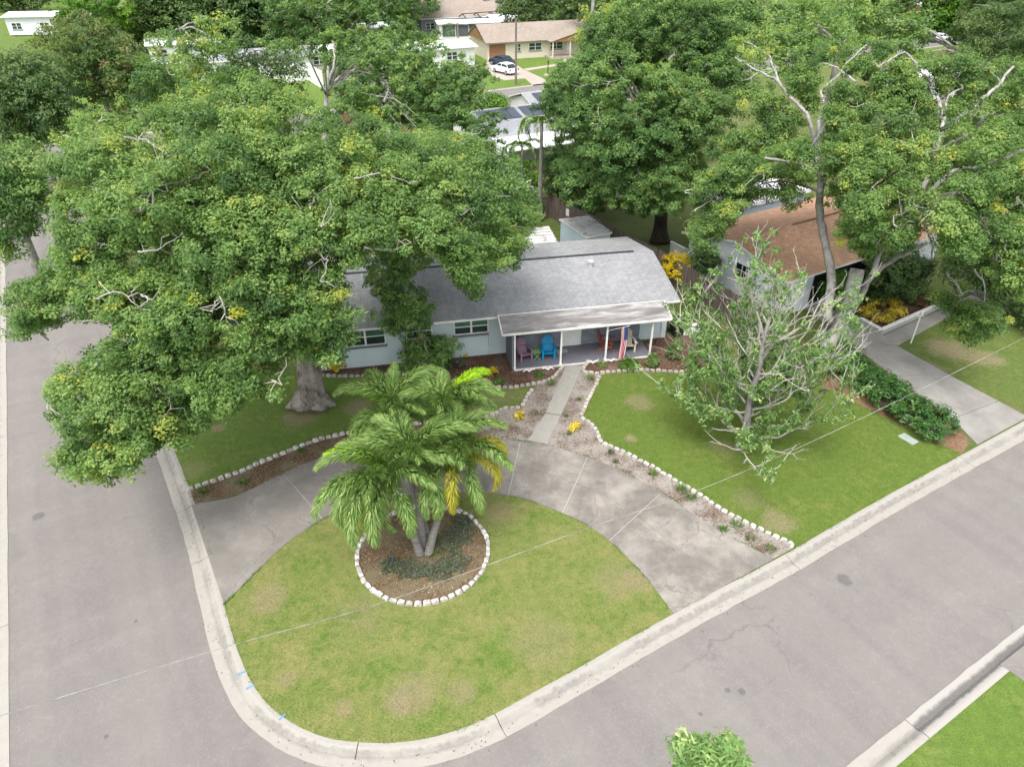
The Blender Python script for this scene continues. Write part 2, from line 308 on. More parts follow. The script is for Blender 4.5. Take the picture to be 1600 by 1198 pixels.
def leafmat(name, stops, trans=.47, rough=.45):
    b = NB(name); a = b.n('ShaderNodeAttribute'); a.attribute_name = 'tint'
    c = b.ramp(a.outputs['Fac'], stops); b.col(c); b.set(rough, .26)
    t = b.n('ShaderNodeBsdfTranslucent'); b.l(b.mix(1.0, c, (1.0, 1.1, .55), 'MULTIPLY'), t.inputs[0])
    m = b.n('ShaderNodeMixShader'); m.inputs[0].default_value = trans; b.l(b.b.outputs[0], m.inputs[1]); b.l(t.outputs[0], m.inputs[2]); b.l(m.outputs[0], b.out.inputs[0])
    return b.m
M['leaf_oak'] = leafmat('oak_leaf', [(0, (.050, .105, .034)), (.24, (.108, .205, .060)), (.54, (.200, .325, .090)), (.85, (.34, .45, .145)), (.95, (.42, .47, .09)), (1, (.50, .48, .06))])
M['leaf_oak2'] = leafmat('green_oak_leaf', [(0, (.052, .108, .036)), (.32, (.110, .210, .064)), (.66, (.200, .320, .096)), (.95, (.33, .44, .14)), (1, (.38, .42, .09))])
M['leaf_dark'] = leafmat('dark_leaf', [(0, (.046, .096, .036)), (.38, (.098, .172, .060)), (.78, (.17, .255, .09)), (1, (.26, .31, .12))])
M['leaf_olive'] = leafmat('olive_leaf', [(0, (.045, .095, .028)), (.4, (.11, .18, .05)), (.78, (.19, .26, .075)), (.93, (.28, .29, .10)), (1, (.40, .30, .19))])
M['leaf_bright'] = leafmat('bright_leaf', [(0, (.05, .13, .018)), (.5, (.10, .23, .03)), (.9, (.18, .33, .04)), (1, (.3, .42, .06))])
M['leaf_sparse'] = leafmat('glossy_leaf', [(0, (.075, .15, .04)), (.5, (.16, .285, .075)), (.85, (.27, .40, .13)), (1, (.42, .46, .19))], .2, .4)
M['leaf_yellow'] = leafmat('yellow_leaf', [(0, (.20, .22, .02)), (.3, (.48, .40, .02)), (.6, (.74, .56, .02)), (1, (.82, .68, .05))])
M['leaf_hedge'] = leafmat('hedge_leaf', [(0, (.025, .07, .02)), (.5, (.055, .14, .032)), (.9, (.12, .22, .055)), (1, (.25, .36, .08))], .2, .35)
M['leaf_croton'] = leafmat('croton_leaf', [(0, (.20, .22, .03)), (.35, (.50, .40, .04)), (.8, (.72, .55, .06)), (1, (.76, .64, .14))], .25, .4)
M['leaf_croton_red'] = leafmat('rusty_croton_leaf', [(0, (.05, .06, .02)), (.4, (.15, .10, .03)), (.8, (.30, .15, .04)), (1, (.42, .25, .05))], .25, .4)
M['leaf_grey'] = leafmat('grey_green_leaf', [(0, (.06, .08, .04)), (.5, (.11, .14, .075)), (.94, (.17, .20, .11)), (1, (.28, .26, .5))], .2)
M['frond'] = leafmat('palm_frond_leaf', [(0, (.04, .105, .022)), (.36, (.115, .225, .045)), (.7, (.23, .345, .09)), (1, (.46, .53, .22))], .25, .42)
M['frond_lime'] = leafmat('lime_frond_leaf', [(0, (.16, .36, .01)), (.5, (.27, .50, .015)), (1, (.52, .66, .03))], .3, .42)
M['frond_old'] = leafmat('ageing_frond_leaf', [(0, (.15, .22, .03)), (.5, (.36, .36, .04)), (1, (.58, .46, .06))], .3, .5)
M['red_bloom'] = leafmat('red_bloom', [(0, (.2, .05, .03)), (1, (.38, .12, .07))], .2)

# ------------------------------------------------------------------ mesh helpers
def tag(o, label=None, cat=None, group=None, kind=None):
    if label: o['label'] = label
    if cat: o['category'] = cat
    if group: o['group'] = group
    if kind: o['kind'] = kind
    return o
def link(name, me, parent=None, loc=None, rz=None):
    o = bpy.data.objects.new(name, me); COL.objects.link(o)
    if parent is not None: o.parent = parent
    if loc is not None: o.location = loc
    if rz is not None: o.rotation_euler = (0, 0, rz)
    return o
def empty(name, loc=(0, 0, 0), rz=0): return link(name, None, None, loc, rz)
class MB:
    """collects shapes; each shape has its own faces; uv optional"""
    def __init__(s): s.v = []; s.f = []; s.uv = {}
    def add(s, vs, fs, uvs=None):
        k = len(s.v); s.v += [tuple(v) for v in vs]
        for i, f in enumerate(fs):
            s.f.append(tuple(k + j for j in f))
            if uvs: s.uv[len(s.f) - 1] = uvs[i]
        return s
    def box(s, x0, x1, y0, y1, z0, z1):
        vs = [(x, y, z) for z in (z0, z1) for y in (y0, y1) for x in (x0, x1)]
        return s.add(vs, [(0, 2, 3, 1), (4, 5, 7, 6), (0, 1, 5, 4), (1, 3, 7, 5), (3, 2, 6, 7), (2, 0, 4, 6)])
    def bar(s, a, b, w, h, up=(0, 0, 1)):
        a = Vector(a); b = Vector(b); d = (b - a).normalized(); u = Vector(up)
        if abs(d.dot(u)) > .95: u = Vector((0, 1, 0))
        r = d.cross(u).normalized() * w / 2; q = r.cross(d).normalized() * h / 2
        vs = [p + r * i + q * j for p in (a, b) for (i, j) in ((-1, -1), (1, -1), (1, 1), (-1, 1))]
        return s.add(vs, [(0, 1, 2, 3), (7, 6, 5, 4), (0, 4, 5, 1), (1, 5, 6, 2), (2, 6, 7, 3), (3, 7, 4, 0)])
    def tube(s, pts, rad, n=8, cap=True):
        pts = [Vector(p) for p in pts]; k = len(s.v); m = len(pts)
        if not hasattr(rad, '__len__'): rad = [rad] * m
        up = Vector((0, 0, 1)); prev = None
        for i, p in enumerate(pts):
            d = (pts[min(i + 1, m - 1)] - pts[max(i - 1, 0)])
            d = d.normalized() if d.length > 1e-9 else Vector((0, 0, 1))
            if prev is None:
                r = d.cross(up if abs(d.z) < .9 else Vector((1, 0, 0))).normalized()
            else:
                r = (prev - d * prev.dot(d)); r = r.normalized() if r.length > 1e-6 else d.orthogonal().normalized()
            prev = r; q = d.cross(r)
            for j in range(n):
                a = 2 * math.pi * j / n; s.v.append(tuple(p + (r * math.cos(a) + q * math.sin(a)) * rad[i]))
        for i in range(m - 1):
            for j in range(n):
                s.f.append((k + i * n + j, k + i * n + (j + 1) % n, k + (i + 1) * n + (j + 1) % n, k + (i + 1) * n + j))
        if cap: s.f.append(tuple(k + j for j in range(n))[::-1]); s.f.append(tuple(k + (m - 1) * n + j for j in range(n)))
        return s
    def prism(s, poly, z0, z1):
        """flat sheet or slab over a polygon of (x, y)"""
        P = [(p[0], p[1]) for p in poly]
        A = sum(P[i][0] * P[(i + 1) % len(P)][1] - P[(i + 1) % len(P)][0] * P[i][1] for i in range(len(P)))
        if A < 0: P = P[::-1]
        n = len(P); t = tessellate_polygon([[Vector((x, y, 0)) for x, y in P]])
        k = len(s.v); s.v += [(x, y, z1) for x, y in P]
        for a, b, c in t:
            ax, ay = P[a]; bx, by = P[b]; cx, cy = P[c]
            s.f.append((k + a, k + b, k + c) if (bx - ax) * (cy - ay) - (cx - ax) * (by - ay) > 0 else (k + a, k + c, k + b))
        if z0 is not None and z0 < z1:
            s.v += [(x, y, z0) for x, y in P]
            for i in range(n):
                j = (i + 1) % n; s.f.append((k + n + i, k + n + j, k + j, k + i))
        return s
    def quad(s, a, b, c, d, uv=None): return s.add([a, b, c, d], [(0, 1, 2, 3)], [uv] if uv else None)
    def mesh(s, name, m, smooth=False):
        me = bpy.data.meshes.new(name); me.from_pydata(s.v, [], s.f)
        if m is not None: me.materials.append(m)
        if s.uv:
            l = me.uv_layers.new(name='UVMap')
            for fi, uvs in s.uv.items():
                for li, uv in zip(me.polygons[fi].loop_indices, uvs): l.data[li].uv = uv
        if smooth: me.polygons.foreach_set('use_smooth', [True] * len(me.polygons))
        me.update(); return me
    def build(s, name, m, parent=None, smooth=False, bevel=0, loc=None, rz=None):
        me = s.mesh(name, m, smooth); o = link(name, me, parent, loc, rz)
        if bevel:
            b = bmesh.new(); b.from_mesh(me); bmesh.ops.bevel(b, geom=b.edges[:], offset=bevel, segments=1, affect='EDGES'); b.to_mesh(me); b.free()
        return o
def smooth(pts, n=6, closed=False):
    P = [Vector((p[0], p[1], p[2] if len(p) > 2 else 0)) for p in pts]; m = len(P); out = []
    for i in range(m if closed else m - 1):
        if closed: a, b, c, d = P[(i - 1) % m], P[i], P[(i + 1) % m], P[(i + 2) % m]
        else: a, b, c, d = P[max(i - 1, 0)], P[i], P[i + 1], P[min(i + 2, m - 1)]
        for k in range(n):
            t = k / n; out.append(.5 * ((2 * b) + (c - a) * t + (2 * a - 5 * b + 4 * c - d) * t * t + (3 * b - a - 3 * c + d) * t ** 3))
    if not closed: out.append(P[-1])
    return out
def resample(pts, step, closed=False):
    P = list(pts) + ([pts[0]] if closed else []); L = [0]
    for a, b in zip(P, P[1:]): L.append(L[-1] + (Vector(b) - Vector(a)).length)
    n = max(1, round(L[-1] / step)); out = []; k = 0
    for i in range(n if closed else n + 1):
        s = L[-1] * i / n
        while k < len(L) - 2 and L[k + 1] < s: k += 1
        t = (s - L[k]) / max(1e-9, L[k + 1] - L[k]); out.append(Vector(P[k]).lerp(Vector(P[k + 1]), t))
    return out
def GL(lst, z=0): return [G(x, y, z) for x, y in lst]
def instance(src, loc, rz=0, sc=(1, 1, 1), parent=None):
    o = src.copy(); COL.objects.link(o); o.location = loc; o.rotation_euler = (0, 0, rz); o.scale = sc
    if parent is not None: o.parent = parent
    return o
def dup_tree(o, parent=None):
    c = o.copy(); COL.objects.link(c)
    if parent is not None: c.parent = parent
    for ch in [x for x in KIDS.get(o.name, [])]:
        dup_tree(ch, c)
    return c
KIDS = {}
def scan_kids():
    KIDS.clear()
    for o in bpy.data.objects:
        if o.parent: KIDS.setdefault(o.parent.name, []).append(o)

# ------------------------------------------------------------------ ground, roads, kerbs
E1 = Vector((math.cos(math.radians(30.5)), math.sin(math.radians(30.5)), 0)); E2 = Vector((-E1.y, E1.x, 0))
tag(MB().prism([(-420, -120), (420, -120), (420, 700), (-420, 700)], None, -.15).build('ground', M['ground']), 'grass and earth ground of the neighbourhood', kind='structure')
kb = GL([(270, 697), (298, 768), (326, 851), (350, 944), (367.6, 1005), (389, 1058), (415, 1096), (450, 1125), (484, 1143), (523, 1155), (575, 1160), (630, 1159), (682, 1150), (728, 1135), (773, 1115), (840, 1078), (910, 1039.5), (980, 999), (1052, 959), (1120, 922), (1226, 866), (1368, 784), (1515, 704)])
KB = [kb[0] + E2 * 95] + [kb[0] + E2 * 40] + smooth(kb, 5) + [kb[-1] + E1 * 50, kb[-1] + E1 * 130]
def offset_path(P, d):
    out = []
    for i, p in enumerate(P):
        a = P[max(i - 1, 0)]; b = P[min(i + 1, len(P) - 1)]; t = (b - a).normalized(); out.append(p + Vector((t.y, -t.x, 0)) * d)
    return out
def kerb_strip(path, side, parent, joints, name='kerb_section', mat=None, wetfrom=None, width=.75):
    """path is the back edge; side=+1: gutter lies to the right of the path"""
    prof = [(0, -.02), (0, .012), (.13, .012), (.2, -.005), (.36, -.085), (.5, -.092), (width, -.082), (width, -.14)]
    L = [0]
    for a, b in zip(path, path[1:]): L.append(L[-1] + (b - a).length)
    def at(s):
        for k in range(len(L) - 1):
            if L[k + 1] >= s: break
        t = (s - L[k]) / max(1e-9, L[k + 1] - L[k]); return path[k].lerp(path[k + 1], t)
    js = sorted(joints); cuts = [0] + js + [L[-1]]
    for ci, (a, b) in enumerate(zip(cuts, cuts[1:])):
        if b - a < .3: continue
        ss = [a + .012] + [s for s in L if a + .05 < s < b - .05] + [b - .012]
        P = [at(s) for s in ss]; mb = MB(); T = []
        for i in range(len(P)):
            t = (at(min(L[-1], ss[i] + .2)) - at(max(0, ss[i] - .2))).normalized(); T.append(Vector((t.y, -t.x, 0)) * side)
        n = len(prof)
        for i in range(len(P)):
            e = .0
            for j, (d, z) in enumerate(prof):
                e = (random.random() - .5) * .035 if j >= 6 else 0
                q = P[i] + T[i] * (d + e); mb.v.append((q.x, q.y, z))
        for i in range(len(P) - 1):
            for j in range(n - 1):
                a0 = i * n + j; f = (a0, a0 + 1, a0 + n + 1, a0 + n)
                if side < 0: f = f[::-1]
                mb.f.append(f); v0, v1 = prof[j][0] / width, prof[j + 1][0] / width; uv = [(ss[i], v0), (ss[i], v1), (ss[i + 1], v1), (ss[i + 1], v0)]
                mb.uv[len(mb.f) - 1] = uv[::-1] if side < 0 else uv
        for i0 in (0, len(P) - 1): mb.f.append(tuple(i0 * n + j for j in range(n)))
        mm = mat or M['kerb']
        if wetfrom is not None and (a + b) / 2 > wetfrom: mm = M['kerb_wet']
        mb.build(name, mm, parent)
def arclen(path, q):
    best = (1e9, 0); s = 0
    for a, b in zip(path, path[1:]):
        d = b - a; t = max(0, min(1, (q - a).dot(d) / d.length_squared)); e = (a + d * t - q).length
        if e < best[0]: best = (e, s + d.length * t)
        s += d.length
    return best[1]
# resample KB densely near camera so the gutter edge can be ragged
KBd = [KB[0], KB[1]] + [Vector(p) for p in resample(KB[2:-2], .45)] + [KB[-2], KB[-1]]
kerb = tag(empty('kerb'), 'pale concrete kerb and gutter sweeping round the street corner', kind='structure')
jn = [arclen(KBd, G(*q)) for q in ((298, 790), (323, 870), (560, 1160), (773, 1115), (1226, 866), (1498, 712))]
kerb_strip(KBd, 1, kerb, jn)
# paint marks on the kerb
for (x, y, an) in ((378, 1051, .5), (391, 1073, .55), (441, 1120, .95)):
    p = G(x, y); mb = MB(); d = Vector((math.cos(an), math.sin(an), 0)); mb.bar(p + Vector((0, 0, .02)) - d * .12, p + Vector((0, 0, .02)) + d * .12, .05, .006); o = mb.build('paint_mark', M['yellow_paint'], kerb); o['label'] = 'short blue paint mark'
lk0 = G(15.5, 1198, -.1); lk1 = G(9, 450, -.1); ld = (lk1 - lk0).normalized(); ln = Vector((-ld.y, ld.x, 0))
lkb = [lk0 - ld * 14 + ln * .75, lk0 + ln * .75] + [lk0 + ln * .75 + ld * k * 1.0 for k in range(1, 60)] + [lk0 + ln * .75 + ld * 130]
lkb = [Vector((p.x, p.y, 0)) for p in lkb]
kerb2 = tag(empty('kerb'), 'straight pale concrete kerb along the left edge of the side street', kind='structure')
kerb_strip(lkb, 1, kerb2, [arclen(lkb, G(5, 975)), arclen(lkb, G(3, 680)), arclen(lkb, G(3, 480))])
sk0 = G(1321, 1198, -.1); sk1 = G(1600, 974, -.1); sdv = (sk1 - sk0).normalized(); sn = Vector((sdv.y, -sdv.x, 0))
skb = [sk0 - sdv * 12 + sn * .75] + [sk0 + sn * .75 + sdv * (k * .5 - 4) for k in range(60)] + [sk0 + sn * .75 + sdv * 120]
skb = [Vector((p.x, p.y, 0)) for p in skb]
kerb3 = tag(empty('kerb'), 'kerb and dark wet gutter on the far side of the cross street, lower right', kind='structure')
kerb_strip(skb, -1, kerb3, [arclen(skb, G(1415, 1120))], wetfrom=arclen(skb, G(1417, 1118)))
# roads: asphalt sheets under the gutters
inner = offset_path(KBd, .5)
far = 170
roadpoly = [lk0 - ld * 12 + ln * .3, lk0 + ld * far + ln * .3] + [p for p in inner if True] + [sk0 + sdv * 125 + sn * .3, sk0 - sdv * 11 + sn * .3, Vector((8, -14, 0)), Vector((-6, -14, 0))]
roadpoly[1] = lk0 + ld * 112 + ln * .3
tag(MB().prism(roadpoly, None, -.1).build('street', M['asphalt']), 'pale grey asphalt streets meeting at the corner', kind='structure')
tag(MB().prism(GL([(516, 1180), (545, 1183), (575, 1193), (600, 1240), (545, 1240)], -.096), None, -.09).build('valley_gutter', M['kerb']), 'concrete valley gutter running off across the intersection', kind='structure')
# lawns inside the blocks
block = KBd + [KBd[-1] + E2 * 150, KBd[0] + E2 * 60 + E1 * 60, KBd[0] + E1 * .1 + E2 * 60]
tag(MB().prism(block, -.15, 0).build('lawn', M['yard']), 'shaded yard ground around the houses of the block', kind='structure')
tag(MB().prism([lkb[0], lkb[-1], lkb[-1] + ln * 150, lkb[0] + ln * 60], -.15, 0).build('lawn', M['lawn_south']), 'grass verge beyond the left kerb', kind='structure')
tag(MB().prism([skb[0], skb[-1], skb[-1] + sn * 60, skb[0] + sn * 40], -.15, 0).build('lawn', M['lawn_south']), 'bright green lawn in the lower right corner', kind='structure')
inner_edge = [(350, 944), (372, 922), (406, 888), (445, 851), (504, 811), (545, 797), (600, 782), (660, 773), (727, 769.5), (764, 770), (800, 775.5), (839, 786), (878, 801), (920, 822.5), (950, 843), (985, 876), (1015, 909), (1052, 959)]
outer_edge = [(299, 789), (340, 781), (379, 771), (442, 739.5), (484, 722), (533, 708), (600, 697), (700, 690.5), (787, 688), (824, 690), (855, 695), (914, 713), (968, 734), (1010, 756.5), (1046, 777.5), (1085, 804.5), (1127, 831.5), (1172, 854), (1197.5, 868), (1206, 875)]
kbpx = [(350, 944), (367.6, 1005), (389, 1058), (415, 1096), (450, 1125), (484, 1143), (523, 1155), (575, 1160), (630, 1159), (682, 1150), (728, 1135), (773, 1115), (840, 1078), (910, 1039.5), (980, 999), (1052, 959)]
corner_poly = smooth(GL(inner_edge), 4) + smooth(GL(kbpx), 5)[::-1][1:-1]
tag(MB().prism(corner_poly, None, .004).build('corner_lawn', M['lawn_corner']), 'half round patchy green and straw lawn on the street corner', kind='structure')
redge = [(938, 587), (920, 624), (908, 653), (923, 663.5), (933.5, 675.5), (939.5, 692), (968, 704.6), (1004, 722), (1028, 735.5), (1055, 752), (1088, 771.5), (1121, 794), (1151, 810.5), (1181, 825.5), (1211, 839), (1229, 846.5), (1239.5, 857)]
right_poly = smooth(GL([(1050, 583), (992, 581), (938, 587)]), 4)[:-1] + smooth(GL(redge), 4) + GL([(1368, 784), (1505, 709.5), (1440, 680), (1330, 600), (1250, 585), (1150, 585)])
tag(MB().prism(right_poly, None, .004).build('right_lawn', M['lawn_right']), 'green lawn right of the front path under the bare tree', kind='structure')
ledge = [(292, 767), (326, 755), (372, 739), (421, 718), (459, 702.5), (491, 690), (526, 681.5), (570, 673), (640, 664), (710, 657), (770, 648.5), (787, 639), (814, 638), (830, 607)]
left_poly = smooth(GL(ledge), 3) + GL([(760, 604), (712, 597), (690, 590), (600, 586), (545, 589), (500, 587), (440, 585), (300, 560), (220, 560), (270, 699)])
tag(MB().prism(left_poly, None, .004).build('left_lawn', M['lawn_left']), 'shaded green lawn around the big oak left of the path', kind='structure')
tag(MB().prism(GL([(1395, 540), (1462, 502), (1560, 470), (1720, 480), (1800, 560), (1612, 650), (1598, 632), (1560, 625), (1510, 600)]), None, .004).build('neighbour_lawn', M['lawn_neighbour']), 'neighbouring lawn with a bare sandy patch at right', kind='structure')
# planting beds
def sheet(name, pts, z, m, label): return tag(MB().prism(pts, None, z).build(name, m), label, kind='structure')
sheet('mulch_bed', smooth(GL([(500, 587), (545, 589), (600, 586), (650, 586), (690, 590), (712, 597), (760, 604), (800, 605), (845, 598), (865, 590), (881, 572)]), 3) + GL([(884, 568), (793, 549), (500, 567)]), .008, M['mulch'], 'brown mulch bed along the front wall left of the path')
sheet('mulch_bed', smooth(GL([(911, 581), (932, 584), (992, 579), (1058, 582), (1100, 585)]), 3) + GL([(1130, 560), (1090, 520), (1038, 524), (920, 558)]), .008, M['mulch'], 'brown mulch bed right of the path below the cream chair')
sheet('sand_bed', smooth(GL([(832, 607), (845, 599), (865, 592), (882, 572)]), 3) + GL([(895, 571), (838, 690), (824, 691), (787, 688)]) + GL([(700, 690.5), (700, 662), (770, 650), (787, 640), (814, 638)]), .0085, M['mulch_sand'], 'sandy bed between path and scalloped edging, left side')
sheet('sand_bed', GL([(895, 572), (915, 578), (938, 587), (920, 624), (908, 653), (923, 663.5), (933.5, 675.5), (939.5, 692), (968, 704.6), (1004, 722), (1028, 735.5), (1055, 752), (1088, 771.5), (1121, 794), (1151, 810.5), (1181, 825.5), (1211, 839), (1229, 846.5), (1239.5, 856), (1206, 874), (1172, 854), (1127, 831.5), (1085, 804.5), (1046, 777.5), (1010, 756.5), (968, 734), (914, 713), (855, 695), (838, 690)]), .009, M['mulch_sand'], 'long sandy weed strewn bed beside the driveway')
sheet('mulch_strip', GL([(292, 767), (326, 755), (372, 739), (421, 718), (459, 702.5), (491, 690), (526, 681.5), (570, 673), (640, 664), (700, 659), (700, 690), (600, 697), (533, 708), (484, 722), (442, 739.5), (379, 771), (340, 781), (299, 789)]), .0085, M['mulch_ring'], 'narrow mulch strip between left edging and driveway')
RC = G(661.5, 862); RR = 2.44
ringp = [RC + Vector((math.cos(a), math.sin(a), 0)) * RR for a in np.linspace(0, 2 * math.pi, 48)[:-1]]
sheet('mulch_ring', ringp, .01, M['mulch_ring'], 'round mulch bed under the palms')
sheet('straw_bed', GL([(1230, 580), (1300, 545), (1330, 548), (1400, 590), (1488, 655), (1515, 690), (1503, 709), (1462, 690), (1400, 660), (1330, 625)]), .008, M['pine_straw'], 'reddish leaf litter under the hedge')

# driveway slabs: strip between inner and outer edge, cut at the joints of the photo
drive = tag(empty('driveway'), 'half round stained concrete driveway of large slabs', kind='structure')
def bez(P, n): return resample(smooth(P, 6), 1, False) if n is None else [Vector(p) for p in resampleN(smooth(P, 6), n)]
def resampleN(P, n):
    L = [0]
    for a, b in zip(P, P[1:]): L.append(L[-1] + (b - a).length)
    out = []; k = 0
    for i in range(n + 1):
        s = L[-1] * i / n
        while k < len(L) - 2 and L[k + 1] < s: k += 1
        out.append(P[k].lerp(P[k + 1], (s - L[k]) / max(1e-9, L[k + 1] - L[k])))
    return out
OE = smooth(GL(outer_edge), 5); IE = smooth(GL(inner_edge), 5)
def frac(path, q): return arclen(path, q)
def sub(path, s0, s1):
    L = 0; out = []
    for a, b in zip(path, path[1:]):
        l = (b - a).length
        for s, t in ((s0, None), (s1, None)):
            pass
        if L + l >= s0 and not out: out.append(a.lerp(b, max(0, min(1, (s0 - L) / l))))
        if out and s0 < L < s1: out.append(a.copy())
        if L + l >= s1: out.append(a.lerp(b, (s1 - L) / l)); break
        L += l
    else: out.append(path[-1].copy())
    return out
plen = lambda P: sum((b - a).length for a, b in zip(P, P[1:]))
jo = [(442, 739.5), (560, 703), (690, 691), (813, 690), (918, 714), (1033, 770)]
ji = [(504, 811), (600, 782), (690, 771), (794, 775), (879, 801), (951, 845)]
so_ = [0] + [arclen(OE, G(*q)) for q in jo] + [plen(OE)]; si_ = [0] + [arclen(IE, G(*q)) for q in ji] + [plen(IE)]
for k in range(len(so_) - 1):
    g = .02
    o_ = sub(OE, so_[k] + (g if k else 0), so_[k + 1] - (g if k < len(jo) else 0)); i_ = sub(IE, si_[k] + (g if k else 0), si_[k + 1] - (g if k < len(jo) else 0))
    halves = [(0, 1)]
    if k in (4, 5, 6): halves = [(0, .5), (.5, 1)]
    n = 14; A = resampleN(o_, n); B = resampleN(i_, n)
    for (h0, h1) in halves:
        e0 = h0 + (.003 if h0 else 0); e1 = h1 - (.003 if h1 < 1 else 0)
        pl = [a.lerp(b, e0) for a, b in zip(A, B)] + [a.lerp(b, e1) for a, b in zip(A, B)][::-1]
        MB().prism(pl, -.05, .022 + .004 * ((k + (h0 > 0)) % 2)).build('slab', M['drive'] if k >= 3 else M['drive_dark'], drive)
MB().prism(OE + IE[::-1], None, .006).build('joint_fill', M['concrete_wall'], drive)
walk = tag(empty('front_path'), 'straight pale concrete path from driveway to porch', kind='structure')
wl = [G(885, 571), G(852.5, 646), G(824.3, 689.5)]; wr = [G(911.5, 571), G(876, 650), G(855.5, 694.5)]
for k in range(2):
    a, b, c, d = wl[k], wl[k + 1], wr[k + 1], wr[k]; f = .012
    MB().prism([a.lerp(b, f), a.lerp(b, 1 - f), d.lerp(c, 1 - f), d.lerp(c, f)], -.05, .035).build('slab', M['walk'], walk)
nd = tag(empty('driveway'), 'straight pale concrete driveway of the neighbouring house at right', kind='structure')
nl = GL([(1255, 478), (1322, 532), (1395, 588), (1488, 655), (1527, 695)]); nr = GL([(1330, 488), (1402, 541), (1482, 586), (1560, 627), (1606, 652)])
for k in range(4):
    f = .006; a, b, c, d = nl[k], nl[k + 1], nr[k + 1], nr[k]
    MB().prism([a.lerp(b, f), a.lerp(b, 1 - f), d.lerp(c, 1 - f), d.lerp(c, f)], -.05, .03).build('slab', M['ndrive'], nd)
MB().prism(GL([(1345, 512), (1376, 526), (1470, 484), (1530, 455), (1545, 463), (1488, 492), (1403, 540)]), -.05, .024).build('slab', M['ndrive'], nd)
tag(MB().prism(GL([(1562, 1038), (1600, 1008), (1700, 930), (1760, 1000), (1640, 1090)]), -.05, .02).build('driveway', M['drive_dark']), 'grey concrete drive at the lower right edge', kind='structure')

# ------------------------------------------------------------------ scalloped edging blocks
def block_mesh(name, l, w, h, m):
    mb = MB(); pts = []
    for k in range(9):
        a = math.pi * k / 8; pts.append((-l / 2 * math.cos(a), h * (.45 + .55 * math.sin(a) ** .6)))
    prof = [(-l / 2, 0)] + pts + [(l / 2, 0)]; n = len(prof)
    for y, s in ((-w / 2, .94), (-w / 2 * .7, 1), (w / 2 * .7, 1), (w / 2, .94)): mb.v += [(x * s, y, z * (.96 if s < 1 else 1)) for x, z in prof]
    for r in range(3):
        for i in range(n - 1): a = r * n + i; mb.f.append((a, a + n, a + n + 1, a + 1))
    mb.f.append(tuple(range(n))); mb.f.append(tuple(3 * n + i for i in range(n))[::-1])
    return mb.mesh(name, m)
bm_white = block_mesh('edging_block', .262, .15, .15, M['block']); bm_tan = block_mesh('edging_block', .25, .17, .14, M['block_tan'])
def edging(path, label, me=bm_white, closed=False, step=.302, group='scalloped garden edgings'):
    root = tag(empty('garden_edging', path[0]), label, 'garden edging', group); P = resample(path, step, closed)
    if closed: P = P + [P[0]]
    for a, b in zip(P, P[1:]):
        c = (a + b) / 2 + Vector((random.uniform(-.012, .012), random.uniform(-.012, .012), random.uniform(-.012, .004)))
        o = link('edging_block', me, root, c - Vector(path[0]), math.atan2((b - a).y, (b - a).x) + random.uniform(-.07, .07))
        o.scale = (random.uniform(.86, 1.06), random.uniform(.85, 1.1), random.uniform(.7, 1.12)); o.rotation_euler.x = random.gauss(0, .05); o.rotation_euler.y = random.gauss(0, .05)
    return root
edging(ringp, 'complete circle of white scalloped blocks round the palm bed', closed=True)
edging(smooth(GL([(908, 653), (923, 663.5), (933.5, 675.5), (939.5, 692), (968, 704.6), (1004, 722), (1028, 735.5), (1055, 752), (1088, 771.5), (1121, 794), (1151, 810.5), (1181, 825.5), (1211, 839), (1229, 846.5), (1239.5, 856)]), 4), 'long run of white blocks between right lawn and sandy bed')
edging(smooth(GL([(938, 588), (920, 624), (908, 651)]), 4), 'short weathered run of blocks from the porch bed down the right of the path', bm_tan)
edging(smooth(GL([(920, 564), (911, 581), (932, 584), (992, 579), (1058, 582), (1088, 586)]), 4), 'weathered stone edging of the bed below the flag and cream chair', bm_tan)
edging(smooth(GL(ledge[:7] + [(570, 673), (640, 664), (705, 657)]), 4), 'white block edging between left lawn and driveway strip')
edging(smooth(GL([(708, 657), (770, 648.5), (787, 639), (814, 638)]), 4), 'curved bit of edging round the small mulch bed left of the path', bm_tan)
edging(smooth(GL([(816, 636), (824, 620), (833, 608)]), 4), 'very short straight run of blocks joining the small bed to the front bed', bm_tan)
edging(smooth(GL([(500, 587), (545, 589), (600, 586), (650, 586), (690, 590), (712, 597.5), (760, 604.5), (800, 605.5), (845, 598.5), (865, 590), (881, 571)]), 4), 'weathered stone edging of the long front bed left of the path', bm_tan)

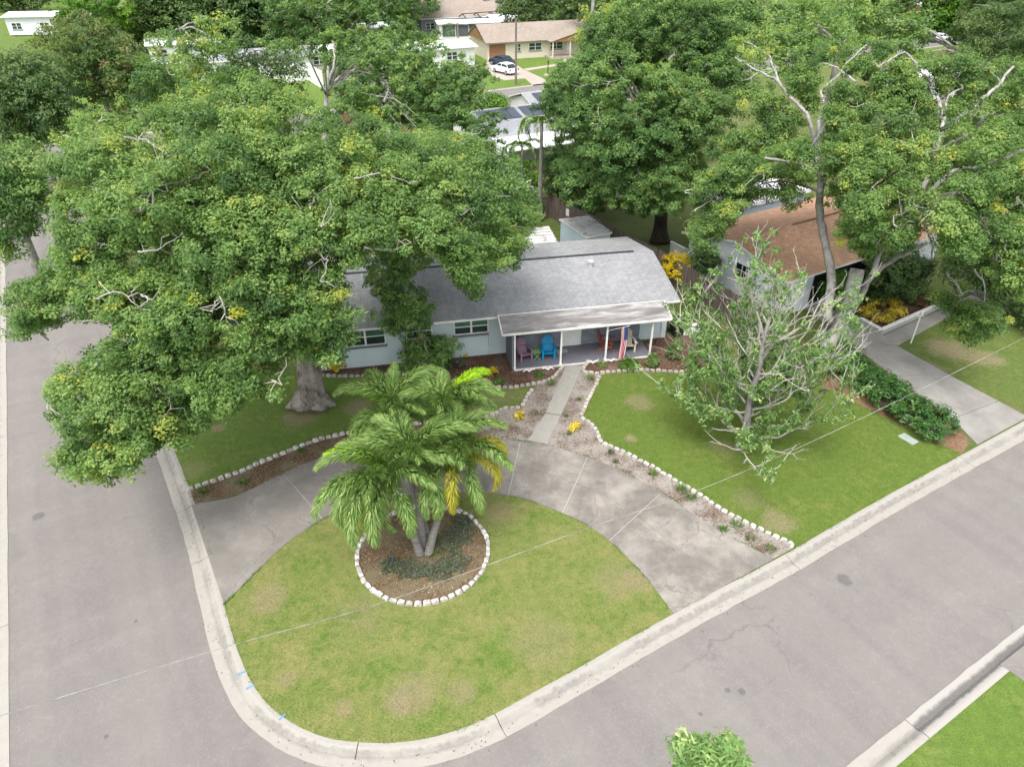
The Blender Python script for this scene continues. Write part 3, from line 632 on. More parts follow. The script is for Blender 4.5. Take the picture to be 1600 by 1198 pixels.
# ------------------------------------------------------------------ main house
HA = math.radians(10.7); HO = G(793, 551); HE1 = Vector((math.cos(HA), math.sin(HA), 0)); HE2 = Vector((-HE1.y, HE1.x, 0))
house = tag(empty('house', HO, HA), 'pale blue single storey house with grey shingle roof and open front porch', 'house')
U0, U1 = -10.2, 9.0
def gable_roof(parent, x0, x1, y0, yr, y1, ze, zr, m, m2=None, trim=None, t=.12, name='roof'):
    """two sloping slabs with thickness; ridge along x"""
    sl = math.hypot(yr - y0, zr - ze); sl2 = math.hypot(y1 - yr, zr - ze)
    r = MB(); r.quad((x0, y0, ze), (x1, y0, ze), (x1, yr, zr), (x0, yr, zr), [(x0, 0), (x1, 0), (x1, sl), (x0, sl)]); r.build(name, m, parent)
    r = MB(); r.quad((x1, y1, ze), (x0, y1, ze), (x0, yr, zr), (x1, yr, zr), [(x1, 0), (x0, 0), (x0, sl2), (x1, sl2)]); r.build(name, m2 or m, parent)
    f = MB(); f.bar((x0, y0 + .01, ze - t * .5 - .01), (x1, y0 + .01, ze - t * .5 - .01), .05, t); f.bar((x0, y1 - .01, ze - t * .5 - .01), (x1, y1 - .01, ze - t * .5 - .01), .05, t)
    for x in (x0 + .02, x1 - .02):
        f.bar((x, y0, ze - t * .5 - .012), (x, yr, zr - t * .5 - .012), .05, t); f.bar((x, y1, ze - t * .5 - .012), (x, yr, zr - t * .5 - .012), .05, t)
    f.add([(x0, y0, ze - t - .02), (x1, y0, ze - t - .02), (x1, yr, zr - t - .02), (x0, yr, zr - t - .02), (x1, y1, ze - t - .02), (x0, y1, ze - t - .02)], [(0, 3, 2, 1), (3, 5, 4, 2)])
    f.build('fascia', trim or M['trim'], parent)
def house_walls(parent, x0, x1, y0, yr, y1, zt, zr, m, name='wall'):
    w = MB(); w.quad((x0, y0, 0), (x1, y0, 0), (x1, y0, zt), (x0, y0, zt)); w.quad((x1, y1, 0), (x0, y1, 0), (x0, y1, zt), (x1, y1, zt))
    w.add([(x1, y0, 0), (x1, y1, 0), (x1, y1, zt), (x1, yr, zr), (x1, y0, zt)], [(0, 1, 2, 3, 4)]); w.add([(x0, y0, 0), (x0, y1, 0), (x0, y1, zt), (x0, yr, zr), (x0, y0, zt)], [(4, 3, 2, 1, 0)])
    w.build(name, m, parent)
house_walls(house, U0, U1, 0, 3.8, 7.7, 2.75, 3.42, M['house_wall'])
gable_roof(house, U0 - .4, U1 + .28, -.7, 3.8, 8.3, 2.66, 3.56, M['roof_grey'], M['roof_grey_back'])
mb = MB(); mb.bar((U0, 4.0, 3.56), (8.15, 4.0, 3.56), .16, .07)
for k in range(60): mb.box(U0 + .2 + k * .3, U0 + .34 + k * .3, 3.89, 3.93, 3.5, 3.6)
mb.build('ridge_vent', plain('ridge_vent_grey', (.06, .063, .07), .2, 3), house)
mb = MB(); mb.tube([(5.25, 2.85, 3.3), (5.25, 2.85, 3.62)], .13, 10); mb.tube([(5.25, 2.85, 3.62), (5.25, 2.85, 3.7)], .18, 10); mb.build('roof_vent', M['steel'], house)
mb = MB(); mb.tube([(1.8, 5.5, 3.1), (1.8, 5.5, 3.5)], .05, 8); mb.build('vent_pipe', M['dark'], house)
def window(parent, x0, x1, z0, z1, y, cols=2, rows=2, sill=True, fm=None, gm=None, gm2=None, d=.05, face=-1):
    """framed window in a wall facing -y"""
    fm = fm or M['white']; f = MB(); t = .055; yf = y + face * d
    ya, yb = sorted((y - face * .0, yf))
    f.box(x0, x1, ya, yb, z0, z0 + t).box(x0, x1, ya, yb, z1 - t, z1).box(x0, x0 + t, ya, yb, z0 + t, z1 - t).box(x1 - t, x1, ya, yb, z0 + t, z1 - t)
    w = (x1 - x0 - 2 * t - (cols - 1) * .1) / cols
    for c in range(1, cols): xx = x0 + t + c * (w + .1) - .1; f.box(xx, xx + .1, ya, yb, z0 + t, z1 - t)
    zm = (z0 + z1) / 2; yl, yh = sorted((y, y + face * d * .8))
    if rows == 2:
        for c in range(cols): xx = x0 + t + c * (w + .1); f.box(xx, xx + w, yl, yh, zm - .025, zm + .025)
    fo = f.build('window', fm, parent)
    for c in range(cols):
        xx = x0 + t + c * (w + .1)
        for r in range(rows):
            a = z0 + t if r == 0 else zm + .025; b = (zm - .025 if r == 0 else z1 - t) if rows == 2 else z1 - t
            p = MB(); yy = y + face * .012; p.box(xx, xx + w, min(y, yy), max(y, yy), a, b); p.build('pane', (gm or M['glass']) if r == 0 else (gm2 or M['glass_green_reflect']), fo)
    if sill: s = MB(); s.box(x0 - .05, x1 + .05, min(y, y + face * .11), max(y, y + face * .11), z0 - .12, z0 - .003); s.build('sill', M['house_grey'], fo)
    return fo
window(house, -2.85, -1.02, 1.4, 2.3, 0)
window(house, -5.35, -3.98, 1.4, 2.3, 0)
window(house, -8.45, -6.4, 1.28, 2.3, 0)
v = MB(); v.box(-.08, 7.42, -.05, -.002, .1, 2.5)
v.uv = {}
for i, f in enumerate(v.f): v.uv[i] = [(v.v[j][0], v.v[j][2]) for j in f]
v.build('brick_veneer', M['veneer'], house)
for (a, b) in ((.45, 2.3), (5.0, 7.05)): window(house, a, b, 1.12, 2.1, -.05, sill=True)
dr = MB(); dr.box(3.02, 3.97, -.10, -.052, .12, 2.12).build('door', M['white'], house, bevel=.01)
MB().box(3.2, 3.8, -.115, -.101, 1.25, 1.95).build('pane', M['glass'], dr if False else KIDS.get('x') or bpy.data.objects['door'])
MB().box(2.92, 4.07, -.085, -.0525, .12, 2.2).build('door_frame', M['trim'], house)
# move the frame behind the door leaf
bpy.data.objects['door_frame'].location = (0, .0, 0)
fl = MB(); fl.prism([(0, -1.86), (7.5, -1.86), (7.5, -.0505), (0, -.0505)], 0, .11); fl.build('porch_floor', M['floor_grey'], house)
MB().box(-.0, 7.5, -1.9, -1.862, 0, .1).build('porch_edge', M['trim'], house)
side = MB(); side.box(-.10, -.04, -1.84, -.06, .0, 2.28); side.build('side_screen', M['house_grey'], house)
pr = MB(); x0, x1 = -.62, 8.35
pr.quad((x0, -2.0, 2.3), (x1, -2.0, 2.3), (x1 - .05, -.68, 2.70), (x0, -.68, 2.70), [(0, 0), (9, 0), (9, 1.4), (0, 1.4)])
pr.quad((x1, -2.0, 2.22), (x0, -2.0, 2.22), (x0, -.0, 2.6), (x1, -.0, 2.6)); pr.build('porch_roof', M['roll_roof'], house)
f = MB(); f.bar((x0, -2.0, 2.27), (x1, -2.0, 2.27), .05, .1); f.bar((x0, -2.0, 2.285), (x0, -.7, 2.69), .06, .11); f.bar((x1, -2.0, 2.285), (x1, -.7, 2.69), .06, .11); f.bar((x0, -.70, 2.715), (x1, -.70, 2.715), .05, .03)
f.build('porch_fascia', M['trim'], house)
for u in (.05, 2.5, 4.95, 7.42):
    p = MB(); p.box(u - .045, u + .045, -1.84, -1.75, .11, 2.3); p.box(u - .07, u + .07, -1.86, -1.73, .112, .16); p.build('porch_post', M['white'], house)
MB().box(2.62, 3.2, -.75, -.4, .112, .125).build('door_mat', M['leaf_grey'] if False else M['teal_lid'], house)
MB().box(.25, 2.5, -1.7, -1.68, 2.16, 2.2).build('blind_rail', M['white'], house)

dp = MB(); dp.tube([(-9.6, -.62, 2.5), (-9.6, -.12, 2.25), (-9.6, -.08, .1)], .045, 6); dp.build('downpipe', M['trim'], house)
for u in (-1.0, 8.7): q_ = MB(); q_.tube([(u, -.60, 2.5), (u, -.1, 2.3), (u, -.07, .12)], .04, 6); q_.build('downpipe', M['trim'], house)
def H(u, w, z=0): return HO + HE1 * u + HE2 * w + Vector((0, 0, z))
# chairs
def adirondack(u, w, rz, mat, label):
    r = tag(empty('garden_chair', H(u, w, .112), HA + rz), label, 'garden chair', 'adirondack chairs on the porch')
    s = MB()
    for k in range(6): y = -.28 + k * .09; z = .36 - k * .022; s.box(-.27, .27, y, y + .08, z - .02, z)
    s.build('seat', M[mat], r)
    b = MB()
    for k in range(-3, 4):
        h = .80 - .022 * k * k; x = k * .078; lean = .30
        b.add([(x - .034, .22, .26), (x + .034, .22, .26), (x * 1.15 + .037, .22 + lean, .26 + h), (x * 1.15 - .037, .22 + lean, .26 + h), (x - .034, .245, .26), (x + .034, .245, .26), (x * 1.15 + .037, .245 + lean, .26 + h), (x * 1.15 - .037, .245 + lean, .26 + h)],
              [(0, 1, 2, 3), (7, 6, 5, 4), (0, 4, 5, 1), (1, 5, 6, 2), (2, 6, 7, 3), (3, 7, 4, 0)])
    b.bar((-.3, .33, .60), (.3, .33, .60), .05, .06); b.build('backrest', M[mat], r)
    for sx in (-1, 1):
        a = MB(); a.add([(sx * .27, -.36, .56), (sx * .42, -.36, .56), (sx * .40, .05, .565), (sx * .35, .38, .57), (sx * .28, .38, .57)] + [(sx * .27, -.36, .585), (sx * .42, -.36, .585), (sx * .40, .05, .59), (sx * .35, .38, .595), (sx * .28, .38, .595)],
              [(0, 1, 2, 3, 4), (9, 8, 7, 6, 5), (0, 5, 6, 1), (1, 6, 7, 2), (2, 7, 8, 3), (3, 8, 9, 4), (4, 9, 5, 0)]); a.build('arm', M[mat], r)
        g = MB(); g.bar((sx * .30, -.30, 0), (sx * .31, -.30, .56), .09, .04); g.build('leg', M[mat], r)
        g = MB(); g.bar((sx * .29, .48, 0), (sx * .29, -.30, .33), .03, .12); g.build('leg', M[mat], r)
    return r
adirondack(.72, -.95, .25, 'mauve_plastic', 'mauve adirondack chair at the left end of the porch')
adirondack(2.02, -1.0, -.12, 'blue_plastic', 'bright blue adirondack chair beside the green folding table')
adirondack(5.35, -.75, math.radians(62), 'brick_red_plastic', 'brick red adirondack chair turned sideways behind the porch post')
adirondack(6.45, -1.05, -.08, 'cream_plastic', 'cream adirondack chair right of the flag')
t = tag(empty('folding_table', H(1.37, -1.05, .112), HA), 'small green folding side table between mauve and blue chairs', 'table')
tp = MB()
for k in range(5): tp.box(-.2, .2, -.2 + k * .082, -.13 + k * .082, .44, .46)
tp.build('tabletop', M['green_plastic'], t)
for sy in (-.17, .17):
    for sx in (-1, 1): MB().bar((-.18 * sx, sy + .01 * sx, 0), (.18 * sx, sy + .01 * sx, .44), .03, .02).build('leg', M['green_plastic'], t)
# flag on a pole by the porch post
fg = tag(empty('flag', H(5.75, -2.0), HA), 'striped american flag hanging limp from a slanted pole beside the porch', 'flag')
MB().tube([(-.75, .2, 1.85), (.28, -.12, 2.2)], .018, 6).build('flag_pole', M['steel'], fg)
def drape(name, m, c0, c1, r0, r1, off=0):
    mb = MB(); N = 12; K = 4
    for i in range(N + 1):
        s = r0 + (r1 - r0) * i / N
        for j in range(K + 1):
            c = c0 + (c1 - c0) * j / K
            mb.v.append((-.14 + c * .32 + .05 * math.sin(s * 4) + off * 0, .09 * math.sin(c * 17 + s * 2) * (.4 + s * .5) - .05 - off, 2.1 - s * 1.95 + c * .08))
    for i in range(N):
        for j in range(K): a = i * (K + 1) + j; mb.f.append((a, a + 1, a + K + 2, a + K + 1)); mb.f.append((a + K + 1, a + K + 2, a + 1, a))
    return mb.build(name, m, fg)
for k in range(13):
    a, b = k / 13, (k + 1) / 13
    if k < 6: drape('stripe', M['flag_red'] if k % 2 == 0 else M['flag_white'], a, b, 0, 1)
    else: drape('stripe', M['flag_red'] if k % 2 == 0 else M['flag_white'], a, b, .42, 1)
ct = drape('canton', M['flag_blue'], 6 / 13, 1, 0, .42)
mb = MB()
for i in range(9):
    for j in range(5 if i % 2 else 6):
        c = 6 / 13 + (j + (.95 if i % 2 else .5)) / 6 * 7 / 13 * .93; s = (i + .5) / 9 * .42; R = .012
        x = -.14 + c * .32 + .05 * math.sin(s * 4); y = .09 * math.sin(c * 17 + s * 2) * (.4 + s * .5) - .058; z = 2.1 - s * 1.95 + c * .08
        k = len(mb.v)
        for q in range(10): r_ = R if q % 2 == 0 else R * .42; mb.v.append((x + r_ * math.sin(q * .628), y, z + r_ * math.cos(q * .628)))
        mb.f.append(tuple(range(k, k + 10)))
mb.build('stars', M['flag_white'], fg); bpy.data.objects['stars'].name = 'star_pattern'
# white scroll ornaments on the bed
def ornament(p, flip, label):
    r = tag(empty('garden_ornament', p, HA), label, 'ornament', 'white bird ornaments below the porch')
    pts = [(0, 0, .14), (.10, 0, .20), (.2, 0, .13), (.3, 0, .10), (.40, 0, .2), (.50, 0, .15), (.6, 0, .06)]
    pts = [(x * flip, y, z) for x, y, z in pts]
    MB().tube([tuple(v) for v in smooth(pts, 4)], [.02 + .035 * math.sin(math.pi * i / 24) for i in range(25)], 8).build('body', M['plaster_white'], r, smooth=True)
    MB().tube([(0, 0, .14), (.02 * flip, 0, .24), (-.04 * flip, 0, .3)], [.03, .022, .015], 6).build('neck', M['plaster_white'], r)
    MB().bar((.3 * flip, 0, 0), (.3 * flip, 0, .1), .03, .03).build('stake', M['plaster_white'], r)
for (x, y, fl_, lb) in ((835, 581, -1, 'white curly bird ornament in the bed below the blue chair, left of the pair'), (848, 580, 1, 'white curly bird ornament in the bed below the blue chair, right of the pair'),
                     (934, 568, -1, 'white curly bird ornament just right of the path top'), (947, 567, 1, 'white curly bird ornament nearest the flag')):
    ornament(G(x, y), fl_, lb)
# things at the right end of the house
b_ = tag(empty('wheelie_bin', H(9.75, .2), HA), 'black wheeled bin at the right corner of the grey roofed house', 'bin')
MB().add([(-.26, -.3, 0), (.26, -.3, 0), (.26, .3, 0), (-.26, .3, 0), (-.33, -.38, 1.1), (.33, -.38, 1.1), (.33, .38, 1.1), (-.33, .38, 1.1)], [(0, 3, 2, 1), (0, 1, 5, 4), (1, 2, 6, 5), (2, 3, 7, 6), (3, 0, 4, 7), (4, 5, 6, 7)]).build('body', M['dark'], b_)
MB().box(-.36, .36, -.42, .4, 1.102, 1.18).build('lid', M['dark'], b_, bevel=.03)
for s_ in (-1, 1):
    w_ = MB(); w_.tube([(s_ * .3, .34, .12), (s_ * .36, .34, .12)], .12, 12); w_.build('wheel', M['tyre'], b_)
lw = tag(empty('low_wall', H(9.1, .1), HA), 'short white garden wall running right from the house corner', 'wall')
MB().box(.9, 2.4, -.1, .05, 0, .55).build('wall', M['white'], lw); MB().box(.86, 2.44, -.14, .09, .552, .62).build('coping', M['trim'], lw)

# ------------------------------------------------------------------ sheds behind the house
def quad_shed(name, pix, z, zdrop, wallm, roofm, label, ribs=8, cat='shed', ribrust=None):
    A, B, C_, D_ = [G(x, y, z) for x, y in pix]; c = (A + B + C_ + D_) / 4; base = Vector((c.x, c.y, 0)); r = tag(empty(name, base), label, cat)
    q = [p - base for p in (A, B, C_, D_)]; q[2].z -= zdrop; q[3].z -= zdrop
    inn = [Vector((p.x * .93, p.y * .93, p.z - .08)) for p in q]
    for i in range(4):
        j = (i + 1) % 4; MB().add([(inn[i].x, inn[i].y, 0), (inn[j].x, inn[j].y, 0), inn[j], inn[i]], [(0, 1, 2, 3)]).build('wall', wallm, r)
    n = ribs
    for k in range(n):
        a = k / n + .01; b = (k + 1) / n - .01
        p0, p1, p2, p3 = q[0].lerp(q[3], a), q[1].lerp(q[2], a), q[1].lerp(q[2], b), q[0].lerp(q[3], b)
        up = Vector((0, 0, .05)); m0, m1 = q[0].lerp(q[3], (a * .3 + b * .7)), q[1].lerp(q[2], (a * .3 + b * .7))
        MB().add([p0, p1, m1 + up, m0 + up, p2, p3], [(0, 1, 2, 3), (3, 2, 4, 5)]).build('roof_panel', roofm, r)
    MB().add([p - Vector((0, 0, .03)) for p in q] + [p - Vector((0, 0, .12)) for p in q], [(0, 3, 2, 1), (4, 5, 6, 7), (0, 1, 5, 4), (1, 2, 6, 5), (2, 3, 7, 6), (3, 0, 4, 7)]).build('roof_edge', M['trim'], r)
    return r
sh = quad_shed('garden_shed', [(873.5, 342), (919, 336.5), (957, 360), (917, 368)], 2.2, .12, M['shed_blue'], M['bar_roof'], 'pale blue garden shed with ribbed rusting roof behind the house', 9)
quad_shed('lean_to', [(700, 364), (857, 353), (872, 378), (700, 393)], 2.3, .05, M['shed_blue'], M['rust_roof'], 'low lean to with rust streaked white roof between oak and blue shed', 6)
quad_shed('garden_shed', [(786, 283), (806, 273), (840, 295), (815, 303)], 2.0, .1, M['tan_wall'], M['bar_roof'], 'little shed with striped sheet roof behind the board fence', 7)

# ------------------------------------------------------------------ board fence
fpost = MB().box(-.05, .05, -.05, .05, 0, 1.85).mesh('fence_post', M['fence_wood'])
def board_fence(pts, h, label, m, cat='fence', bw=.145):
    r = tag(empty('fence', pts[0]), label, cat, 'back garden fences'); o0 = Vector(pts[0])
    for a, b in zip(pts, pts[1:]):
        a = Vector(a); b = Vector(b); L = (b - a).length; n = max(1, round(L / 2.4)); d = (b - a) / n; an = math.atan2(d.y, d.x)
        for k in range(n):
            s = a + d * k; mb = MB(); w = d.length; c = int(w / bw)
            for i in range(c):
                x = i * w / c; hh = h + random.uniform(-.03, .03); y = random.uniform(-.008, .008); mb.box(x + .008, x + w / c - .008, y - .012, y + .012, .03, hh)
            mb.box(0, w, .014, .05, .4, .48); mb.box(0, w, .014, .05, h - .35, h - .27)
            mb.build('fence_panel', m, r, loc=s - o0, rz=an); p_ = link('fence_post', fpost, r, s - o0 + Vector((0, .0, 0)), an); p_.location += Vector((-math.sin(an), math.cos(an), 0)) * .11; p_.scale.z = h / 1.85
    return r
K0 = G(862, 305, 1.8); K0.z = 0; K1_ = G(1030, 390, 1.8); K1_.z = 0; K2_ = G(1160, 470, 1.6); K2_.z = 0
board_fence([K0 + E1 * -9, K0 + E1 * -4.5, K0], 1.8, 'grey brown board fence running left behind the tall palm', M['fence_wood'])
board_fence([K0, K1_, K2_], 1.8, 'long weathered board fence passing the blue shed towards the neighbour', M['fence_wood'])
sg = tag(empty('notice_board', G(878, 336), math.radians(-57)), 'small white notice board on the weathered fence behind the shed', 'sign')
q = G(889, 330, 1.5); sg.location = (q.x - .1, q.y - .15, 0)
MB().box(-.17, .17, -.03, 0, 1.2, 1.72).build('board', M['white'], sg); MB().box(-.03, .03, .0, .03, 0, 1.25).build('stake', M['fence_wood'], sg)

# ------------------------------------------------------------------ neighbour house (brown roof)
NO = G(1231, 441, 2.6); NO.z = 0; NA = math.radians(30.5)
nh = tag(empty('house', NO, NA), 'neighbouring pale house with rusty brown shingle roof behind the forked tree', 'house')
gable_roof(nh, 0, 15.5, 0, 4.3, 8.8, 2.6, 3.55, M['roof_brown'], None, M['white'])
house_walls(nh, .35, 15.2, .45, 4.3, 8.3, 2.62, 3.4, M['nh_wall'])
MB().bar((5, 4.3, 3.6), (13, 4.3, 3.6), .12, .06).build('ridge_vent', M['brown_wood'], nh)
f = MB(); f.box(.45, 2.3, .40, .448, .05, 2.4); f.build('garage_door', M['white_metal'], nh)
MB().box(2.9, 8.0, .38, .449, .3, 2.35).build('recess_shade', M['glass_dark'], nh)  # flat dark sheet stands in for the shade of the front recess
# gable window with muntins, faces -x
gw = MB(); gw.box(.27, .345, 3.05, 4.15, 1.3, 1.36); gw.box(.27, .345, 3.05, 4.15, 2.2, 2.26); gw.box(.27, .345, 3.05, 3.11, 1.36, 2.2); gw.box(.27, .345, 4.09, 4.15, 1.36, 2.2); gw.box(.28, .345, 3.58, 3.62, 1.36, 2.2); gw.box(.28, .345, 3.11, 3.58, 1.76, 1.8); gw.box(.28, .345, 3.62, 4.09, 1.76, 1.8)
go = gw.build('window', M['white'], nh)
for ya, yb in ((3.11, 3.58), (3.62, 4.09)):
    for za, zb in ((1.36, 1.76), (1.8, 2.2)): MB().box(.32, .348, ya, yb, za, zb).build('pane', M['glass_dark'], go)
MB().box(.22, .345, 3.0, 4.2, 1.2, 1.297).build('sill', M['white'], go)
exq = G(1085, 412); ex = tag(empty('porch', exq, NA), 'low white walled back porch at the left end of the brown roofed house', 'porch')
MB().box(-.6, .6, -.1, 0, 0, 1.0).build('wall', M['nh_wall'], ex); MB().box(-.6, -.5, 0.002, 1.9, 0, 1.0).build('wall', M['nh_wall'], ex); MB().box(-.64, -.46, -.14, 1.94, 1.002, 1.05).build('coping', M['white'], ex)
MB().box(-.498, .6, .002, 1.9, 0, .2).build('porch_floor', M['floor_grey'], ex)
fr = tag(empty('annexe', NO + E2 * 9.2 + E1 * 5, NA), 'white flat roofed annexe glimpsed through leaves behind the brown roof', 'building')
MB().box(0, 8, .6, 3.5, 0, 2.7).build('wall', M['nh_wall'], fr); MB().box(-.2, 8.2, .4, 3.7, 2.702, 2.95).build('roof', M['white_metal'], fr)
# kayak / covered item by the wall, black bin
bt = tag(empty('kayak', NO + E2 * 2.0 - E1 * .55, NA), 'bright blue upturned tub leaning by the neighbour wall under the window', 'tub')
q = G(1172, 457, .4); bt.location = (q.x, q.y, 0)
mb = MB(); n = 14
for (s_, z_) in ((1, 0), (1, .35), (.86, .55), (.4, .68)): mb.v += [(.45 * s_ * math.cos(2 * math.pi * k / n), .36 * s_ * math.sin(2 * math.pi * k / n), z_) for k in range(n)]
for r_ in range(3):
    for k in range(n): a = r_ * n; mb.f.append((a + k, a + (k + 1) % n, a + n + (k + 1) % n, a + n + k))
mb.f.append(tuple(3 * n + k for k in range(n))); mb.build('shell', M['bright_blue'], bt, smooth=True); MB().tube([(.47 * math.cos(2 * math.pi * k / 14), .38 * math.sin(2 * math.pi * k / 14), .02) for k in range(15)], .03, 5).build('rim', M['bright_blue'], bt)
bt.name = 'blue_tub'
gr = tag(empty('barbecue', Vector((*G(1240, 480)[:2], 0)), NA), 'black covered barbecue in front of the neighbour garage', 'barbecue')
MB().box(-.45, .45, -.28, .28, .2, .8).build('cabinet', M['dark'], gr, bevel=.03)
mb = MB()
for x in (-.5, .5): mb.v += [(x, .32 * math.cos(a), .81 + .3 * math.sin(a)) for a in np.linspace(0, math.pi, 9)]
mb.f += [(i, i + 1, i + 10, i + 9) for i in range(8)] + [tuple(range(9))[::-1], tuple(range(9, 18))]; mb.build('hood', M['dark'], gr)
for x in (-.38, .38): MB().box(x - .03, x + .03, -.03, .03, 0, .2).build('leg', M['steel'], gr)
MB().tube([(-.4, -.34, .95), (.4, -.34, .95)], .02, 6).build('handle', M['steel'], gr)
# raised planter wall
pw = tag(empty('planter', G(1375, 523)), 'low grey raised planter wall round the yellow crotons', 'planter'); o0 = G(1375, 523)
for a, b in (((1343, 505), (1375, 523)), ((1375, 523), (1468, 481))):
    A = G(*a) - o0; B = G(*b) - o0; d = (B - A).normalized()
    MB().bar(A + Vector((0, 0, .15)) - d * .0, B + Vector((0, 0, .15)) - d * .08, .14, .34).build('wall', M['concrete_wall'], pw); MB().bar(A + Vector((0, 0, .35)), B + Vector((0, 0, .35)) - d * .1, .22, .06).build('coping', M['trim'], pw)
sheet('planter_soil', GL([(1345, 500), (1376, 517), (1466, 478), (1440, 430), (1350, 440)]), .012, M['mulch'], 'dark planter soil')
lp = tag(empty('lamp_post', G(1423, 536)), 'slim white lamp post on the neighbour lawn beside the path', 'lamp post')
MB().tube([(0, 0, 0), (0, 0, 1.75)], .04, 8).build('post', M['white'], lp); MB().tube([(0, 0, 1.75), (0, 0, 1.82), (0, 0, 1.98), (0, 0, 2.05)], [.05, .09, .11, .03], 8).build('lantern', M['white'], lp); MB().bar((-.18, 0, 1.7), (.18, 0, 1.7), .03, .03).build('crossbar', M['white'], lp)
ub = tag(empty('utility_cover', G(1419, 686), math.radians(-60)), 'pale green utility cover set flat in the lawn by the hedge', 'utility cover'); MB().box(-.35, .35, -.2, .2, 0, .06).build('lid', M['teal_lid'], ub, bevel=.01); MB().box(-.38, .38, -.23, .23, 0, .03).build('frame', M['concrete_wall'], ub)
# overhead wire
wp = [(-40, 1130), (350, 1011), (600, 940), (915, 826), (1100, 762), (1330, 661), (1640, 508)]
wpts = smooth([G(x, y, 7.0) for x, y in wp], 8)
tag(MB().tube(wpts, .0072, 5).build('overhead_cable', M['flag_white'] if False else M['bark_pale']), 'thin grey overhead cable crossing above corner lawn and street', 'cable')

# ------------------------------------------------------------------ foliage
def inside(poly, P):
    poly = np.asarray(poly, float); x, y = P[:, 0], P[:, 1]; r = np.zeros(len(P), bool); n = len(poly); j = n - 1
    for i in range(n):
        xi, yi = poly[i]; xj, yj = poly[j]
        with np.errstate(divide='ignore', invalid='ignore'):
            c = ((yi > y) != (yj > y)) & (x < (xj - xi) * (y - yi) / (yj - yi + 1e-12) + xi)
        r ^= c; j = i
    return r
def unit(v): return v / (np.linalg.norm(v, axis=-1, keepdims=True) + 1e-9)
def leaf_mesh(name, c, nrm, l, w, tint, mat):
    """one pointed, drooping leaf blade per centre"""
    N = len(c); r = unit(RNG.normal(size=(N, 3))); a = unit(np.cross(nrm, r)); b = np.cross(nrm, a)
    L = (l * RNG.uniform(.55, 1.4, N))[:, None]; Wd = (w * RNG.uniform(.75, 1.2, N))[:, None]
    v = np.empty((N, 3, 3)); v[:, 0] = c - a * L * .34 - b * Wd / 2; v[:, 1] = c - a * L * .30 + b * Wd / 2; v[:, 2] = c + a * L * .62 - nrm * L * .18
    me = bpy.data.meshes.new(name); me.vertices.add(N * 3); me.vertices.foreach_set('co', v.reshape(-1)); me.loops.add(N * 3); me.polygons.add(N)
    me.loops.foreach_set('vertex_index', np.arange(N * 3, dtype=np.int32)); me.polygons.foreach_set('loop_start', np.arange(0, N * 3, 3, dtype=np.int32)); me.polygons.foreach_set('loop_total', np.full(N, 3, np.int32))
    at = me.attributes.new('tint', 'FLOAT', 'FACE'); at.data.foreach_set('value', np.clip(tint, 0, 1).astype(np.float32)); me.materials.append(mat); me.update(calc_edges=True); return me
def clumps_to_leaves(cc, cr, outd, per, l, w, ctint, spread=.8):
    N = len(cc); k = per; idx = np.repeat(np.arange(N), k)
    d = unit(RNG.normal(size=(N * k, 3))); rad = RNG.uniform(0, 1, N * k) ** .45
    pos = cc[idx] + d * (rad * cr[idx])[:, None] * np.array([1, 1, .7])
    nr = unit(d * .55 + outd[idx] * .5 + np.array([0, 0, .95]) + RNG.normal(size=(N * k, 3)) * .55 * spread)
    t = ctint[idx] + RNG.normal(size=N * k) * .13
    return pos, nr, t
def ray_ell(px, py, C, R):
    u = (px - 800) / FPX; v = (py - 599) / FPX; d = np.array([u, cp - v * sp, -sp - v * cp]); o = np.array([0, 0, CAM_H])
    R = np.array(R); C = np.array(C); dd = d / R; oo = (o - C) / R; A = dd @ dd; B = 2 * dd @ oo; c = oo @ oo - 1; D = B * B - 4 * A * c
    t = (-B - math.sqrt(D)) / (2 * A) if D > 0 else -B / (2 * A)
    return o + d * t
def limb(pts, r0, r1, m, parent, origin, n=7, name='limb', wig=.0):
    P = smooth([Vector(p) - origin for p in pts], 4); k = len(P)
    if wig: P = [p + Vector((random.gauss(0, wig), random.gauss(0, wig), random.gauss(0, wig))) if 0 < i < k - 1 else p for i, p in enumerate(P)]
    rr = [r0 + (r1 - r0) * (i / (k - 1)) ** .8 for i in range(k)]; rr = [r * random.uniform(.93, 1.07) for r in rr]
    return MB().tube(P, rr, n).build(name, m, parent, smooth=True)
TREES = []
lb_j = 9.0
